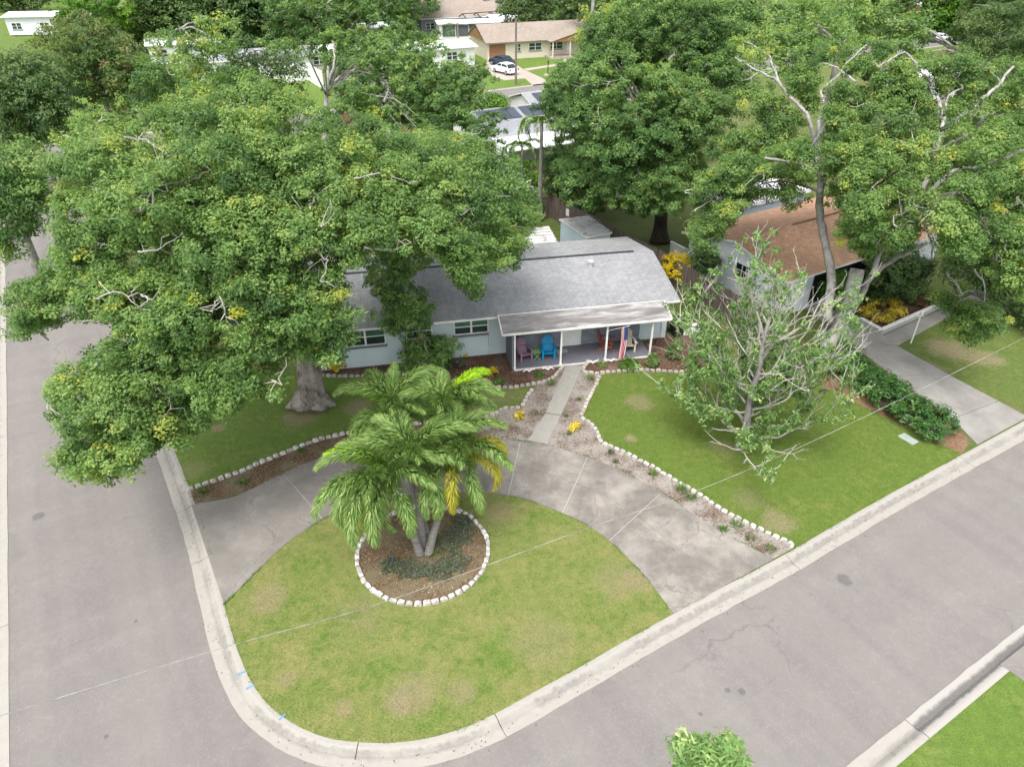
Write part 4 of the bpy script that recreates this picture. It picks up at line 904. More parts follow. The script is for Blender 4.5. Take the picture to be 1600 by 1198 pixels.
def tree(name, base, stem, crowns, mat, barkm, label, cat='tree', lobe=1.5, gap=.62, clumps=26, per=100, leaf=(.122, .078), cr=(.25, .48), r_trunk=.45, limbs=14, extra_limbs=(), yellow=.04, bias=0., group=None, seedv=0, back=.35, flare=1.5, thr=13, twigs=75, limbmat=None):
    """crowns: list of (pixel outline, ellipsoid centre, radii). Foliage sits on and inside these ellipsoids"""
    global RNG
    RNG = np.random.default_rng(100 + seedv); random.seed(100 + seedv)
    base = Vector((base[0], base[1], 0)); root = tag(empty(name, base), label, cat, group)
    st = [Vector(p) for p in stem]; k = len(st)
    P = smooth([p - base for p in st], 5); rr = []
    for i in range(len(P)):
        t = i / (len(P) - 1); r = r_trunk * (1 - .45 * t); r *= 1 + (flare - 1) * max(0, 1 - P[i].z / 1.1) ** 2; rr.append(r)
    NT = 30; tm = MB().tube(P, rr, NT)
    if flare > 1.3:   # buttress roots make the foot fluted
        for i in range(len(P)):
            for j in range(NT):
                q = Vector(tm.v[i * NT + j]); c = P[i]; th = j * 2 * math.pi / NT; amp = .13 * (flare - 1) * (1.5 if P[i].z < .8 else .7); q = c + (q - c) * (1 + amp * math.sin(th * 7 + i * .06) + amp * .6 * math.sin(th * 3 + 1) + random.uniform(-.02, .02)); tm.v[i * NT + j] = tuple(q)
    tm.build('trunk', barkm, root, smooth=True)
    CC, CR, OD, TT = [], [], [], []; lobes = []
    for (poly, C, R, *rest) in crowns:
        lb = rest[0] if rest else lobe
        xs = [p[0] for p in poly]; ys = [p[1] for p in poly]
        dist = PXY(np.array([C]))[0][2]; ppm = FPX / dist; step = lb * ppm * gap * 1.25; acc = []
        cand = np.stack([RNG.uniform(min(xs), max(xs), 4000), RNG.uniform(min(ys), max(ys), 4000)], 1); cand = cand[inside(poly, cand)]
        for q in cand:
            if all((q[0] - a[0]) ** 2 + (q[1] - a[1]) ** 2 > step * step for a in acc): acc.append(q)
            if len(acc) > 240: break
        C_ = np.array(C); R_ = np.array(R)
        for q in acc:
            p = ray_ell(q[0], q[1], C_, R_ - lb * .5); r = lb * RNG.choice([.5, .75, 1.0, 1.3], p=[.22, .3, .3, .18]) * RNG.uniform(.9, 1.1); dr = unit(p - C_ + np.array([0, 0, R_[2] * .3])); p = p + RNG.normal(size=3) * lb * .18 + dr * lb * RNG.uniform(-1.25, .45); p[2] = max(p[2], r * .6); lobes.append((p, r, C_, poly))
        for _ in range(int(len(acc) * back)):
            a = RNG.uniform(0, 2 * math.pi); s = RNG.uniform(.3, .95); z = RNG.uniform(-.3, .9) * math.sqrt(max(0, 1 - s * s)); p = C_ + R_ * np.array([math.cos(a) * s, math.sin(a) * s, z]); r = lb * RNG.uniform(.8, 1.15); lobes.append((p, r, C_, None if RNG.uniform() < .0 else poly))
    # explicit bare limbs
    LS = []; SIDE = []
    org = base
    for (pix, z0, z1, ra, rb) in extra_limbs:
        ra *= .85
        m = len(pix)
        if z0 is None:
            pts = []
            for (x, y) in pix:
                best = None
                for cr_ in crowns:
                    if inside(cr_[0], np.array([[x, y]]))[0]:
                        q = ray_ell(x, y, np.array(cr_[1]), np.array(cr_[2]) + .1); dd = np.linalg.norm(q - np.array([0, 0, CAM_H]))
                        if best is None or dd < best[0]: best = (dd, q)
                if best is None: best = (0, ray_ell(x, y, np.array(crowns[0][1]), np.array(crowns[0][2])))
                pts.append(Vector(best[1]) + Vector((random.gauss(0, .05), random.gauss(0, .05), random.gauss(0, .08))))
        else: pts = [G(x, y, z0 + (z1 - z0) * i / (m - 1)) for i, (x, y) in enumerate(pix)]
        limb(pts, ra, rb, limbmat or barkm, root, org, 8, wig=.03)
        for p in smooth(pts, 5): LS.append(p)
        if rb < .06:
            sp_ = smooth(pts, 3)
            for q in sp_[2:]:
                if random.random() < .75:
                    d = Vector((random.gauss(0, 1), random.gauss(0, 1), random.gauss(.3, .8))).normalized() * random.uniform(.3, .95); w = Vector((random.gauss(0, .1), random.gauss(0, .1), random.gauss(0, .1)))
                    SIDE.append([q - org, q + d * .5 + w - org, q + d - org])
    LS = PXY(np.array([tuple(p) for p in LS])) if LS else None
    lbm = np.mean([x[1] for x in lobes])
    for (p, r, C_, poly) in lobes:
        n = max(5, int(clumps * (r / lbm) ** 2)); d = unit(RNG.normal(size=(n, 3)) + np.array([0, 0, .45])); s = RNG.uniform(.45, 1.0, n) ** .5
        c = p + d * (r * s)[:, None] * np.array([1, 1, .72]); ok = c[:, 2] > .3
        px = PXY(c)
        if poly is not None:
            j = RNG.normal(size=(n, 2)) * 4 + RNG.normal(size=(1, 2)) * lb_j; ok &= inside(poly, px[:, :2] + j)
        if LS is not None:
            d2 = ((px[:, None, :2] - LS[None, :, :2]) ** 2).sum(2); near = (d2 < thr * thr) & (px[:, None, 2] < LS[None, :, 2] + .7); ok &= ~(near.any(1) & (RNG.uniform(size=n) < .93))
        c = c[ok]; d = d[ok]; m = len(c); lt = RNG.uniform(-.2, .2)
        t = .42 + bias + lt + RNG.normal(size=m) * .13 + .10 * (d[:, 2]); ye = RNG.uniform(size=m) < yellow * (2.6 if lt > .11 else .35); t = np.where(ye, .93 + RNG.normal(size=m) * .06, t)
        CC.append(c); CR.append(RNG.uniform(*cr, m)); OD.append(d); TT.append(t)
    if CC:
        CC = np.concatenate(CC); CR = np.concatenate(CR); OD = np.concatenate(OD); TT = np.concatenate(TT)
        pos, nr, t = clumps_to_leaves(CC, CR, OD, per, *leaf, TT)
        me = leaf_mesh('crown', pos - np.array(base), nr, leaf[0], leaf[1], t, mat); link('crown', me, root)
    # limbs from the stem to lobes
    nodes = st[max(1, k // 2):]
    order = list(range(len(lobes))); random.shuffle(order); cnt = 0
    for i in order:
        if cnt >= limbs: break
        p, r, C_, poly = lobes[i]; p = Vector(p)
        s = min(nodes, key=lambda q: (q - p).length + random.uniform(0, 1.0)); d = p - s
        if d.length < 1.0: continue
        mid = s.lerp(p, .45) + Vector((0, 0, d.length * .10)) + Vector((random.gauss(0, .3), random.gauss(0, .3), random.gauss(0, .2)))
        chk = PXY(np.array([tuple(s.lerp(mid, .9)), tuple(mid), tuple(mid.lerp(p, .5)), tuple(p)]))[:, :2]
        if not inside(poly, chk).all(): continue
        r0 = min(r_trunk * .36, .05 + d.length * .014); limb([s, mid, p], r0, .03, limbmat or barkm, root, org, 6, wig=.04); cnt += 1
    if twigs and len(CC):
        tw = MB()
        for q3 in SIDE: tw.tube(q3, [.020, .014, .005], 4, cap=False)
        sel = RNG.permutation(len(lobes))[:twigs]
        for i in sel:
            p, r, C_, poly = lobes[i]; p = Vector(p)
            for _ in range(3):
                d = Vector(unit(RNG.normal(size=3) * .8 + np.array([0, -.5, .6]))); e = p + d * r * RNG.uniform(1.0, 1.25); m = p.lerp(e, .6) + Vector(RNG.normal(size=3)) * .16
                if poly is not None and not inside(poly, PXY(np.array([tuple(e)]))[:, :2])[0]: continue
                tw.tube([q - base for q in smooth([p, p.lerp(e, .35) + Vector(RNG.normal(size=3)) * .12, m, e], 2)], [.034, .030, .026, .022, .017, .012, .006], 4, cap=False)
                s2 = m + Vector(RNG.normal(size=3)) * .35 + d * .3; tw.tube([m - base, (m + s2) / 2 + Vector(RNG.normal(size=3)) * .06 - base, s2 - base], [.018, .013, .005], 4, cap=False)
        o = tw.build('twig', M['twig'], root); o['kind'] = 'stuff'
    return root

big = [(75, 232), (62, 262), (100, 290), (80, 320), (100, 355), (80, 395), (52, 425), (12, 445), (4, 480), (18, 522), (52, 527), (90, 500), (112, 492), (165, 490), (170, 520), (120, 560), (140, 590), (200, 600), (300, 620), (330, 645), (392, 640), (400, 615), (432, 608), (440, 575), (462, 560), (520, 562), (545, 525), (556, 478), (540, 455), (545, 425), (575, 402), (620, 392), (650, 412), (700, 402), (716, 425), (735, 480), (752, 436), (742, 418), (800, 412), (828, 375), (838, 330), (805, 272), (770, 225), (740, 205), (640, 215), (590, 195), (520, 185), (470, 150), (430, 160), (395, 120), (345, 110), (300, 130), (262, 90), (215, 100), (215, 150), (170, 172), (118, 178), (80, 200)]
low = [(85, 575), (78, 640), (62, 668), (75, 692), (100, 700), (102, 725), (135, 728), (165, 747), (185, 735), (240, 715), (252, 688), (262, 700), (300, 688), (318, 668), (332, 640), (300, 600), (240, 575), (180, 555), (120, 560)]
ob = G(487, 632)
tree('oak_tree', ob, [ob, G(484, 580, 1.6), G(478, 500, 4.0), G(460, 430, 5.8), G(440, 390, 7.0)],
     [(big, (-9.8, 31.2, 6.6), (13.0, 12.5, 8.0)), (low, (-14.3, 20.3, 4.4), (4.2, 4.2, 3.0)), ([(575, 402), (620, 392), (650, 412), (700, 402), (716, 425), (735, 480), (752, 436), (742, 418), (800, 412), (828, 375), (838, 330), (805, 272), (770, 225), (740, 205), (640, 215), (590, 195), (540, 200), (540, 380)], (0.5, 34.0, 5.8), (5, 6, 4.0))],
     M['leaf_oak'], M['bark_oak'], 'huge spreading oak with broad fluted trunk left of the house', lobe=1.25, clumps=27, per=94, r_trunk=.62, limbs=26, flare=1.75,
     extra_limbs=[([(200, 225), (215, 215), (232, 225), (262, 243)], None, 0, 0.064, .010), ([(245, 288), (300, 276), (330, 270)], None, 0, 0.038, .010), ([(208, 335), (225, 325), (240, 300), (262, 292)], None, 0, 0.064, .010), ([(218, 392), (250, 385), (285, 362)], None, 0, 0.038, .010), ([(485, 320), (495, 308), (504, 298)], None, 0, 0.064, .010), ([(560, 283), (600, 275), (640, 290)], None, 0, 0.038, .010), ([(487, 385), (500, 392), (510, 410), (502, 440)], None, 0, 0.064, .010), ([(346, 462), (352, 478), (350, 495)], None, 0, 0.038, .010), ([(222, 455), (232, 470), (215, 482)], None, 0, 0.038, .010), ([(340, 465), (336, 478), (330, 490)], None, 0, 0.038, .010), ([(568, 383), (605, 387), (642, 382)], None, 0, 0.064, .010), ([(150, 470), (185, 462), (215, 470)], None, 0, 0.038, .010), ([(245, 612), (262, 630), (258, 650)], None, 0, 0.038, .010)], limbmat=M['bark_branch'],
     seedv=1, yellow=.012, back=.3, thr=8)
# upper limb stubs are on the trunk; small tree in the front bed
sb = G(640, 572)
tree('bottlebrush_tree', sb, [sb, G(632, 545, 1.0), G(634, 500, 2.2), G(632, 470, 3.0)],
     [([(580, 405), (640, 398), (645, 420), (640, 450), (656, 470), (655, 505), (640, 530), (622, 538), (612, 528), (585, 490), (592, 470), (575, 450)], (-4.7, 31.5, 3.6), (1.2, 1.2, 2.4)), ([(625, 530), (650, 520), (700, 525), (712, 540), (690, 560), (705, 575), (680, 590), (650, 600), (620, 580), (628, 558)], (-3.9, 31.5, 1.0), (1.5, 1.3, 1.3))],
     M['leaf_sparse'], M['bark_mid'], 'small leafy tree in the front bed before the middle window', lobe=.65, clumps=16, per=42, leaf=(.15, .10), cr=(.2, .36), r_trunk=.09, limbs=6, flare=1.2, seedv=2, twigs=8, bias=.08)
bpy.data.objects['bottlebrush_tree'].name = 'small_tree'

# trees behind the oak
def far_tree(name, px, py, poly, C, R, mat, label, **kw):
    b = G(px, py) if py else Vector((C[0], C[1], 0)); st = [b, Vector((b.x, b.y, C[2] * .55)), Vector((C[0], C[1], C[2])), Vector((C[0], C[1], C[2] + R[2] * .5))]
    a = dict(lobe=1.9, clumps=20, per=36, leaf=(.26, .17), cr=(.45, .8), r_trunk=.3, limbs=8, flare=1.2, twigs=0); a.update(kw)
    return tree(name, b, st, [(poly, C, R)], mat, a.pop('bark', M['bark_mid']), label, **a)
def CW(px, py, z): p = G(px, py, z); return (p.x, p.y, p.z)
far_tree('oak_tree', 0, 0, [(-30, 222), (45, 222), (75, 258), (72, 295), (88, 322), (70, 345), (68, 365), (40, 384), (14, 400), (-30, 405)], CW(15, 310, 5.5), (5.2, 5.2, 4.2), M['leaf_oak2'], 'green tree at the left edge overhanging the side street', seedv=3, lobe=1.3, leaf=(.2, .12), per=50, clumps=22)
far_tree('oak_tree', 0, 0, [(-20, 75), (60, 75), (100, 110), (128, 165), (130, 215), (80, 218), (70, 240), (45, 250), (0, 255), (-20, 255)], CW(40, 165, 6.5), (9, 8, 6.5), M['leaf_dark'], 'dark green tree in the upper left behind the street', seedv=4, leaf=(.24, .15), per=46, clumps=24, back=.5)
far_tree('brown_tipped_tree', 0, 0, [(40, 58), (90, 48), (120, 34), (150, 32), (195, 48), (220, 90), (245, 130), (262, 172), (200, 195), (140, 195), (130, 160), (105, 105), (60, 78), (0, 95), (0, 72)], CW(150, 110, 8), (12, 9, 7), M['leaf_olive'], 'olive tree with pinkish brown tips in the upper left', seedv=5, bias=.06, back=.4, yellow=.09)
far_tree('bamboo_clump', 0, 0, [(85, -10), (205, -10), (200, 20), (215, 55), (200, 60), (170, 45), (130, 35), (95, 30)], CW(150, 15, 7), (15, 9, 7), M['leaf_bright'], 'bright green feathery tree against the top edge, upper left', seedv=6, lobe=2.6, leaf=(.4, .22), bias=.1)
bpy.data.objects['bamboo_clump'].name = 'bright_tree'
far_tree('oak_tree', 0, 0, [(240, 200), (225, 150), (260, 100), (262, 60), (268, 20), (290, 25), (320, 35), (350, 25), (372, 60), (345, 90), (335, 130), (345, 170), (400, 195), (330, 195)], CW(300, 120, 8), (8, 6, 7.5), M['leaf_oak'], 'tall yellowish oak behind the big oak, left of centre', seedv=7, yellow=.12, bias=.06)
far_tree('oak_tree', 0, 0, [(340, 90), (370, 60), (420, 70), (430, 45), (470, 100), (468, 130), (455, 160), (430, 200), (370, 200), (345, 170), (330, 125)], CW(405, 130, 6), (6, 5, 6), M['leaf_dark'], 'dark rounded oak between the yellowish oak and the white fence', seedv=8, bias=.05)
wt = G(505, 262)
tree('oak_tree', wt, [wt, G(507, 225, 2.2), G(510, 150, 5.5), G(512, 105, 7.5)],
     [([(395, 30), (410, 10), (440, -10), (560, -10), (640, -10), (660, 30), (690, 55), (700, 85), (668, 98), (640, 120), (610, 115), (615, 150), (560, 120), (540, 105), (500, 80), (470, 90), (435, 70), (400, 60)], (-14.5, 60, 9.2), (11, 8, 3.4)),
      ([(470, 200), (500, 170), (545, 105), (600, 110), (620, 90), (660, 80), (700, 100), (745, 75), (770, 110), (757, 150), (780, 180), (770, 215), (805, 250), (790, 262), (740, 225), (640, 220), (520, 215)], (-9, 53, 5.2), (10, 7, 4.2))],
     M['leaf_oak2'], M['bark_pale'], 'large oak with pale upright trunk behind the house, top centre left', lobe=1.6, clumps=22, per=42, leaf=(.22, .14), r_trunk=.28, limbs=16, seedv=9, yellow=.03, flare=1.1,
     extra_limbs=[([(510, 165), (512, 130), (522, 100), (520, 65)], 4.5, 8, .20, .08), ([(516, 132), (540, 115), (556, 108)], 5.8, 7, .12, .05), ([(600, 160), (606, 140), (603, 125)], 5, 6.5, .14, .07), ([(512, 165), (520, 155), (530, 148)], 4.6, 5.4, .09, .04), ([(570, 205), (550, 195), (535, 185)], 6, 6, .12, .06)], thr=9, twigs=30)
far_tree('flowering_tree', 0, 0, [(528, 178), (545, 172), (560, 182), (552, 196), (536, 198)], CW(545, 186, 7.6), (1.2, 1.2, 1.0), M['red_bloom'], 'rusty red foliage spray above the big oak', seedv=10, lobe=.5, clumps=10, per=16, cr=(.25, .4), r_trunk=.05, limbs=2, leaf=(.16, .08))
far_tree('flowering_tree', 0, 0, [(626, 205), (645, 195), (650, 210), (640, 222), (628, 220)], CW(638, 210, 7), (1.0, 1.0, .9), M['red_bloom'], 'smaller rusty red foliage spray behind the big oak', seedv=11, lobe=.5, clumps=10, per=16, cr=(.25, .4), r_trunk=.05, limbs=2, leaf=(.16, .08))
far_tree('yellow_shrub', 0, 0, [(615, 88), (640, 82), (665, 88), (680, 98), (670, 110), (640, 110), (625, 118), (612, 112)], CW(645, 100, 4.5), (5, 4, 2), M['leaf_yellow'], 'yellow green tree top above the white roofs', seedv=12, lobe=1.1, bias=-.15)
far_tree('lime_tree', 0, 0, [(745, 155), (762, 148), (775, 152), (790, 160), (794, 172), (770, 175), (750, 172)], CW(768, 165, 3.4), (3.2, 3, 2), M['leaf_bright'], 'lime green bush left of the grey roof', seedv=13, lobe=.9, leaf=(.25, .15), bias=.15)

# middle dark oak
mbp = G(1030, 378)
tree('oak_tree', mbp, [mbp, G(1032, 350, 1.3), G(1035, 310, 3.5), G(1040, 270, 5.5)],
     [([(868, 125), (905, 105), (915, 95), (905, 80), (912, 35), (930, 15), (960, 0), (1010, -10), (1120, -10), (1180, 60), (1175, 130), (1150, 200), (1110, 260), (1070, 275), (1075, 312), (1050, 322), (1000, 330), (955, 315), (930, 285), (940, 250), (900, 240), (880, 200), (850, 190), (835, 165), (850, 150)], (9.5, 50, 6.8), (10.5, 9, 5.8)),
      ([(900, 180), (1100, 180), (1095, 280), (1070, 318), (1030, 325), (960, 322), (900, 300), (860, 265), (870, 200)], (9.0, 48, 4.4), (7.8, 6, 3.6)),
      ([(905, 80), (915, 35), (960, 0), (1130, -10), (1150, 120), (1000, 150), (920, 120)], (11, 58, 8.5), (11, 7, 4.6))],
     M['leaf_oak2'], M['bark_dark'], 'broad dense dark green oak standing behind the board fence', lobe=1.35, clumps=24, per=76, leaf=(.16, .10), r_trunk=.55, limbs=10, seedv=14, yellow=.01, bias=-.02, flare=1.4, limbmat=M['bark_mid'], twigs=20,
     extra_limbs=[([(1040, 98), (1048, 90), (1055, 82)], 9, 9.5, .08, .04), ([(975, 150), (985, 143), (995, 138)], 8.5, 9, .06, .03)])
far_tree('yellow_shrub', 0, 0, [(903, 55), (915, 22), (945, 8), (975, 5), (960, 25), (920, 40), (908, 80), (900, 90)], CW(925, 35, 10), (8, 4, 4.5), M['leaf_oak'], 'yellow topped tree edge beside the tan house', seedv=15, lobe=1.2, bias=.42)
bpy.data.objects['yellow_shrub.001'].name = 'yellow_topped_tree'

# forked pale tree at right
jb = G(1276, 565)
J = [(1090, 20), (1160, 0), (1290, -10), (1400, 0), (1500, 30), (1620, 80), (1620, 470), (1570, 470), (1560, 450), (1500, 470), (1450, 462), (1430, 430), (1440, 400), (1380, 380), (1345, 400), (1330, 380), (1310, 330), (1300, 300), (1240, 320), (1215, 300), (1170, 350), (1130, 390), (1085, 395), (1060, 350), (1070, 300), (1110, 250), (1150, 190), (1160, 120)]
J = [(1150, 60), (1200, 95), (1290, 85), (1400, 70), (1500, 90), (1620, 110), (1620, 470), (1570, 470), (1560, 425), (1500, 412), (1462, 398), (1440, 380), (1405, 372), (1372, 392), (1345, 405), (1328, 385), (1318, 335), (1300, 290), (1240, 308), (1215, 290), (1165, 318), (1138, 340), (1120, 375), (1090, 385), (1072, 350), (1080, 300), (1115, 250), (1140, 190), (1150, 120)]
zt = lambda a, b: (a, b)
XL = [
 ([(1285, 553), (1292, 510), (1294, 490), (1299, 427), (1288.5, 378), (1281.5, 332), (1281, 300)], .5, 8.2, .31, .18),
 ([(1278, 566), (1298, 532), (1316, 497), (1331, 458), (1340, 420)], .2, 4.9, .42, .34),
 ([(1318, 495), (1338, 474), (1362, 432), (1390, 409), (1418, 395), (1448, 380)], 2.0, 6.4, .25, .09),
 ([(1362, 430), (1385, 370), (1405, 345), (1432, 318)], 4.6, 8.0, .17, .12),
 ([(1281, 300), (1287, 280), (1267, 263), (1235, 254), (1195, 247)], 8.2, 9.2, .16, .06),
 ([(1281, 300), (1240, 285), (1200, 285), (1170, 300)], 8.0, 7.6, .09, .03),
 ([(1281, 300), (1276, 240), (1267, 193), (1250, 166), (1232, 149), (1217, 126), (1206, 99), (1198, 85), (1167, 67)], 8.4, 12.2, .17, .05),
 ([(1232, 149), (1215, 128), (1186, 112), (1166, 101), (1145, 89)], 11.0, 12.0, .10, .04), ([(1186, 112), (1172, 122), (1150, 128)], 11.4, 11.2, .06, .02),
 ([(1281, 300), (1279, 230), (1280, 184), (1288, 158), (1283, 140), (1308, 120), (1329, 93), (1358, 67)], 8.4, 12.4, .15, .04),
 ([(1337, 128), (1314, 111), (1285, 99)], 11.4, 12, .09, .04),
 ([(1432, 318), (1462, 240), (1472, 199), (1475, 181), (1463, 152), (1457, 131), (1440, 114), (1428, 96), (1413, 82), (1393, 93), (1372, 105)], 8, 12.4, .17, .05),
 ([(1475, 181), (1477, 164), (1486, 146), (1505, 138)], 10.8, 11.4, .09, .03),
 ([(1470, 205), (1486, 193), (1510, 175), (1530, 158), (1556, 137), (1583, 105)], 10.2, 12, .15, .08),
 ([(1480, 224), (1498, 219), (1521, 207), (1536, 187), (1553, 175)], 10, 11.2, .11, .04), ([(1536, 187), (1530, 168), (1526, 155)], 10.6, 11.2, .05, .02),
 ([(1450, 300), (1490, 268), (1515, 263), (1550, 254), (1600, 234)], 8.6, 10, .15, .09),
 ([(1432, 318), (1492, 301), (1513, 315), (1530, 336), (1547, 367), (1558, 395), (1560, 430)], 8.6, 6.6, .12, .03),
 ([(1350, 302), (1358, 292), (1381, 283), (1398, 269), (1416, 263)], 8.6, 10, .12, .05),
 ([(1432, 318), (1442, 322), (1446, 350), (1456, 381), (1456, 402)], 8.0, 6.8, .09, .04),
 ([(1432, 318), (1410, 322), (1390, 335)], 8.2, 8.4, .05, .015), ([(1425, 312), (1405, 305), (1385, 318)], 8.4, 8.8, .04, .012), ([(1432, 318), (1420, 300), (1432, 290)], 8.4, 9, .05, .02),
 ([(1478, 425), (1492, 440), (1502, 455), (1503, 462)], 5.6, 5.0, .06, .03), ([(1522, 420), (1535, 440), (1538, 470)], 5.8, 4.8, .06, .03),
 ([(1085, 330), (1110, 312), (1125, 300)], 7, 7.6, .05, .02)]
tree('oak_tree', jb, [jb, jb + Vector((.05, .02, .5)), jb + Vector((.1, .05, .9))],
     [(J, (21.0, 35.5, 7.4), (8.8, 8.8, 5.0)), ([(1072, 350), (1080, 300), (1115, 250), (1170, 230), (1240, 260), (1240, 305), (1215, 288), (1165, 316), (1138, 338), (1120, 375), (1092, 385)], (13.6, 34.5, 6.4), (4.0, 3.6, 2.8)),
      ([(1490, 485), (1500, 470), (1530, 462), (1555, 478), (1572, 500), (1560, 515), (1530, 530), (1500, 525), (1490, 500)], CW(1530, 497, 4.0), (1.6, 1.3, 1.0), .8), ([(1322, 335), (1380, 305), (1435, 300), (1442, 385), (1405, 390), (1372, 402), (1342, 412), (1325, 385)], CW(1383, 357, 6.2), (2.4, 1.8, 1.5), .85), ([(1465, 455), (1500, 445), (1500, 480), (1478, 492), (1465, 480)], CW(1482, 468, 4.2), (1.0, 1.0, .9), .7)],
     M['leaf_oak'], M['bark_pale'], 'large oak with forked pale trunk and silvery bare limbs at right', lobe=1.15, gap=.55, clumps=26, per=84, leaf=(.13, .082), r_trunk=.44, limbs=0, flare=1.35, limbmat=M['bark_branch'], extra_limbs=XL, seedv=16, yellow=.016, bias=.03, thr=11, back=.3)
far_tree('oak_tree', 0, 0, [(1085, 20), (1100, -10), (1300, -10), (1330, 10), (1330, 90), (1290, 110), (1200, 120), (1150, 90), (1130, 40)], (27, 64, 7.5), (13, 9, 6.6), M['leaf_oak2'], 'round green oak behind the forked tree, at the top edge', seedv=17, bias=.05, lobe=1.8)
far_tree('oak_tree', 0, 0, [(1290, 10), (1340, 15), (1400, 5), (1450, 20), (1460, 60), (1440, 120), (1380, 120), (1300, 110), (1280, 60)], (38, 66, 7), (8, 7, 6), M['leaf_oak'], 'yellowish green oak behind the forked tree towards the upper right', seedv=18, bias=.05, lobe=1.8)
far_tree('pine_tree', 0, 0, [(1500, 30), (1510, 0), (1540, -15), (1640, -15), (1640, 130), (1590, 150), (1555, 130), (1510, 80), (1495, 60)], (46, 62, 7.5), (9, 7, 7.5), M['leaf_dark'], 'feathery dark pine in the top right corner', seedv=19, bias=.15, lobe=1.6, leaf=(.34, .09))
far_tree('oak_tree', 0, 0, [(1470, 60), (1500, 50), (1520, 95), (1600, 150), (1640, 150), (1640, 330), (1560, 300), (1500, 230), (1470, 140)], (33, 46, 5.5), (6, 7, 4.5), M['leaf_dark'], 'dark tree filling the right edge behind the forked tree', seedv=20, bias=.12, lobe=1.5)
far_tree('oak_tree', 0, 0, [(1465, 400), (1500, 395), (1640, 395), (1640, 545), (1590, 540), (1570, 480), (1530, 455), (1480, 440)], (29.0, 40, 2.8), (6, 4.5, 3.0), M['leaf_dark'], 'dark shrubby tree beside the neighbour path at the right edge', seedv=21, lobe=1.2, leaf=(.2, .12))
# tree tip at the bottom
far_tree('young_tree', 0, 0, [(1055, 1165), (1075, 1140), (1100, 1145), (1118, 1165), (1135, 1150), (1160, 1150), (1168, 1180), (1165, 1230), (1060, 1230)], CW(1110, 1205, 8.5), (.85, .8, 1.3), M['leaf_sparse'], 'leafy tree top poking in at the bottom edge', seedv=22, lobe=.3, clumps=14, per=20, leaf=(.17, .045), cr=(.12, .24), r_trunk=.12, bias=.05, limbs=4)
# green plants behind the far fence and below the middle oak
for i, (poly, px, py, z, R, mt, lb) in enumerate([
    ([(770, 250), (800, 245), (835, 260), (850, 290), (840, 300), (800, 272), (770, 265)], 805, 262, 1.2, (3.5, 2, 1.4), 'leaf_bright', 'bright green shrubs below the white patio roof'),
    ([(850, 240), (900, 235), (935, 260), (940, 330), (900, 320), (870, 305), (850, 290)], 895, 280, 2.2, (4, 3, 3.2), 'leaf_dark', 'dark shrubby tree just behind the fence beside the tall palm'),
    ([(880, 285), (960, 285), (960, 322), (920, 330), (890, 318)], 920, 308, 1.4, (4, 2.5, 1.6), 'leaf_olive', 'olive brown bushes under the broad dark oak'),
    ([(720, 300), (780, 290), (838, 340), (835, 360), (800, 380), (740, 380)], 790, 345, 2.2, (3.5, 2.4, 2.4), 'leaf_oak', 'yellow flecked bush left of the tall palm'),
    ([(1078, 398), (1100, 378), (1135, 380), (1128, 400), (1112, 420), (1095, 425), (1075, 415)], 1102, 402, 1.9, (1.5, 1.2, 1.2), 'leaf_dark', 'dark leafy shrub against the pale gable wall'),
    ([(1150, 470), (1190, 480), (1230, 500), (1210, 530), (1160, 520)], 1190, 500, .9, (2.2, 1.5, 1.2), 'leaf_oak2', 'green bush behind the bare tree by the neighbour wall'),
    ([(1360, 395), (1420, 385), (1460, 400), (1450, 440), (1400, 470), (1350, 470)], 1405, 430, 1.6, (2.8, 1.8, 1.7), 'leaf_dark', 'dark palmy foliage in the raised planter'),
    ([(1300, 432), (1330, 425), (1332, 470), (1312, 490), (1298, 470)], 1315, 455, 1.2, (1.2, 1, 1.3), 'leaf_bright', 'bright green shrub between the two pale stems')]):
    far_tree('shrub', 0, 0, poly, CW(px, py, z), R, M[mt], lb, seedv=30 + i, lobe=.8, clumps=18, per=34, leaf=(.2, .11), cr=(.25, .45), r_trunk=.08, limbs=3, cat='shrub')

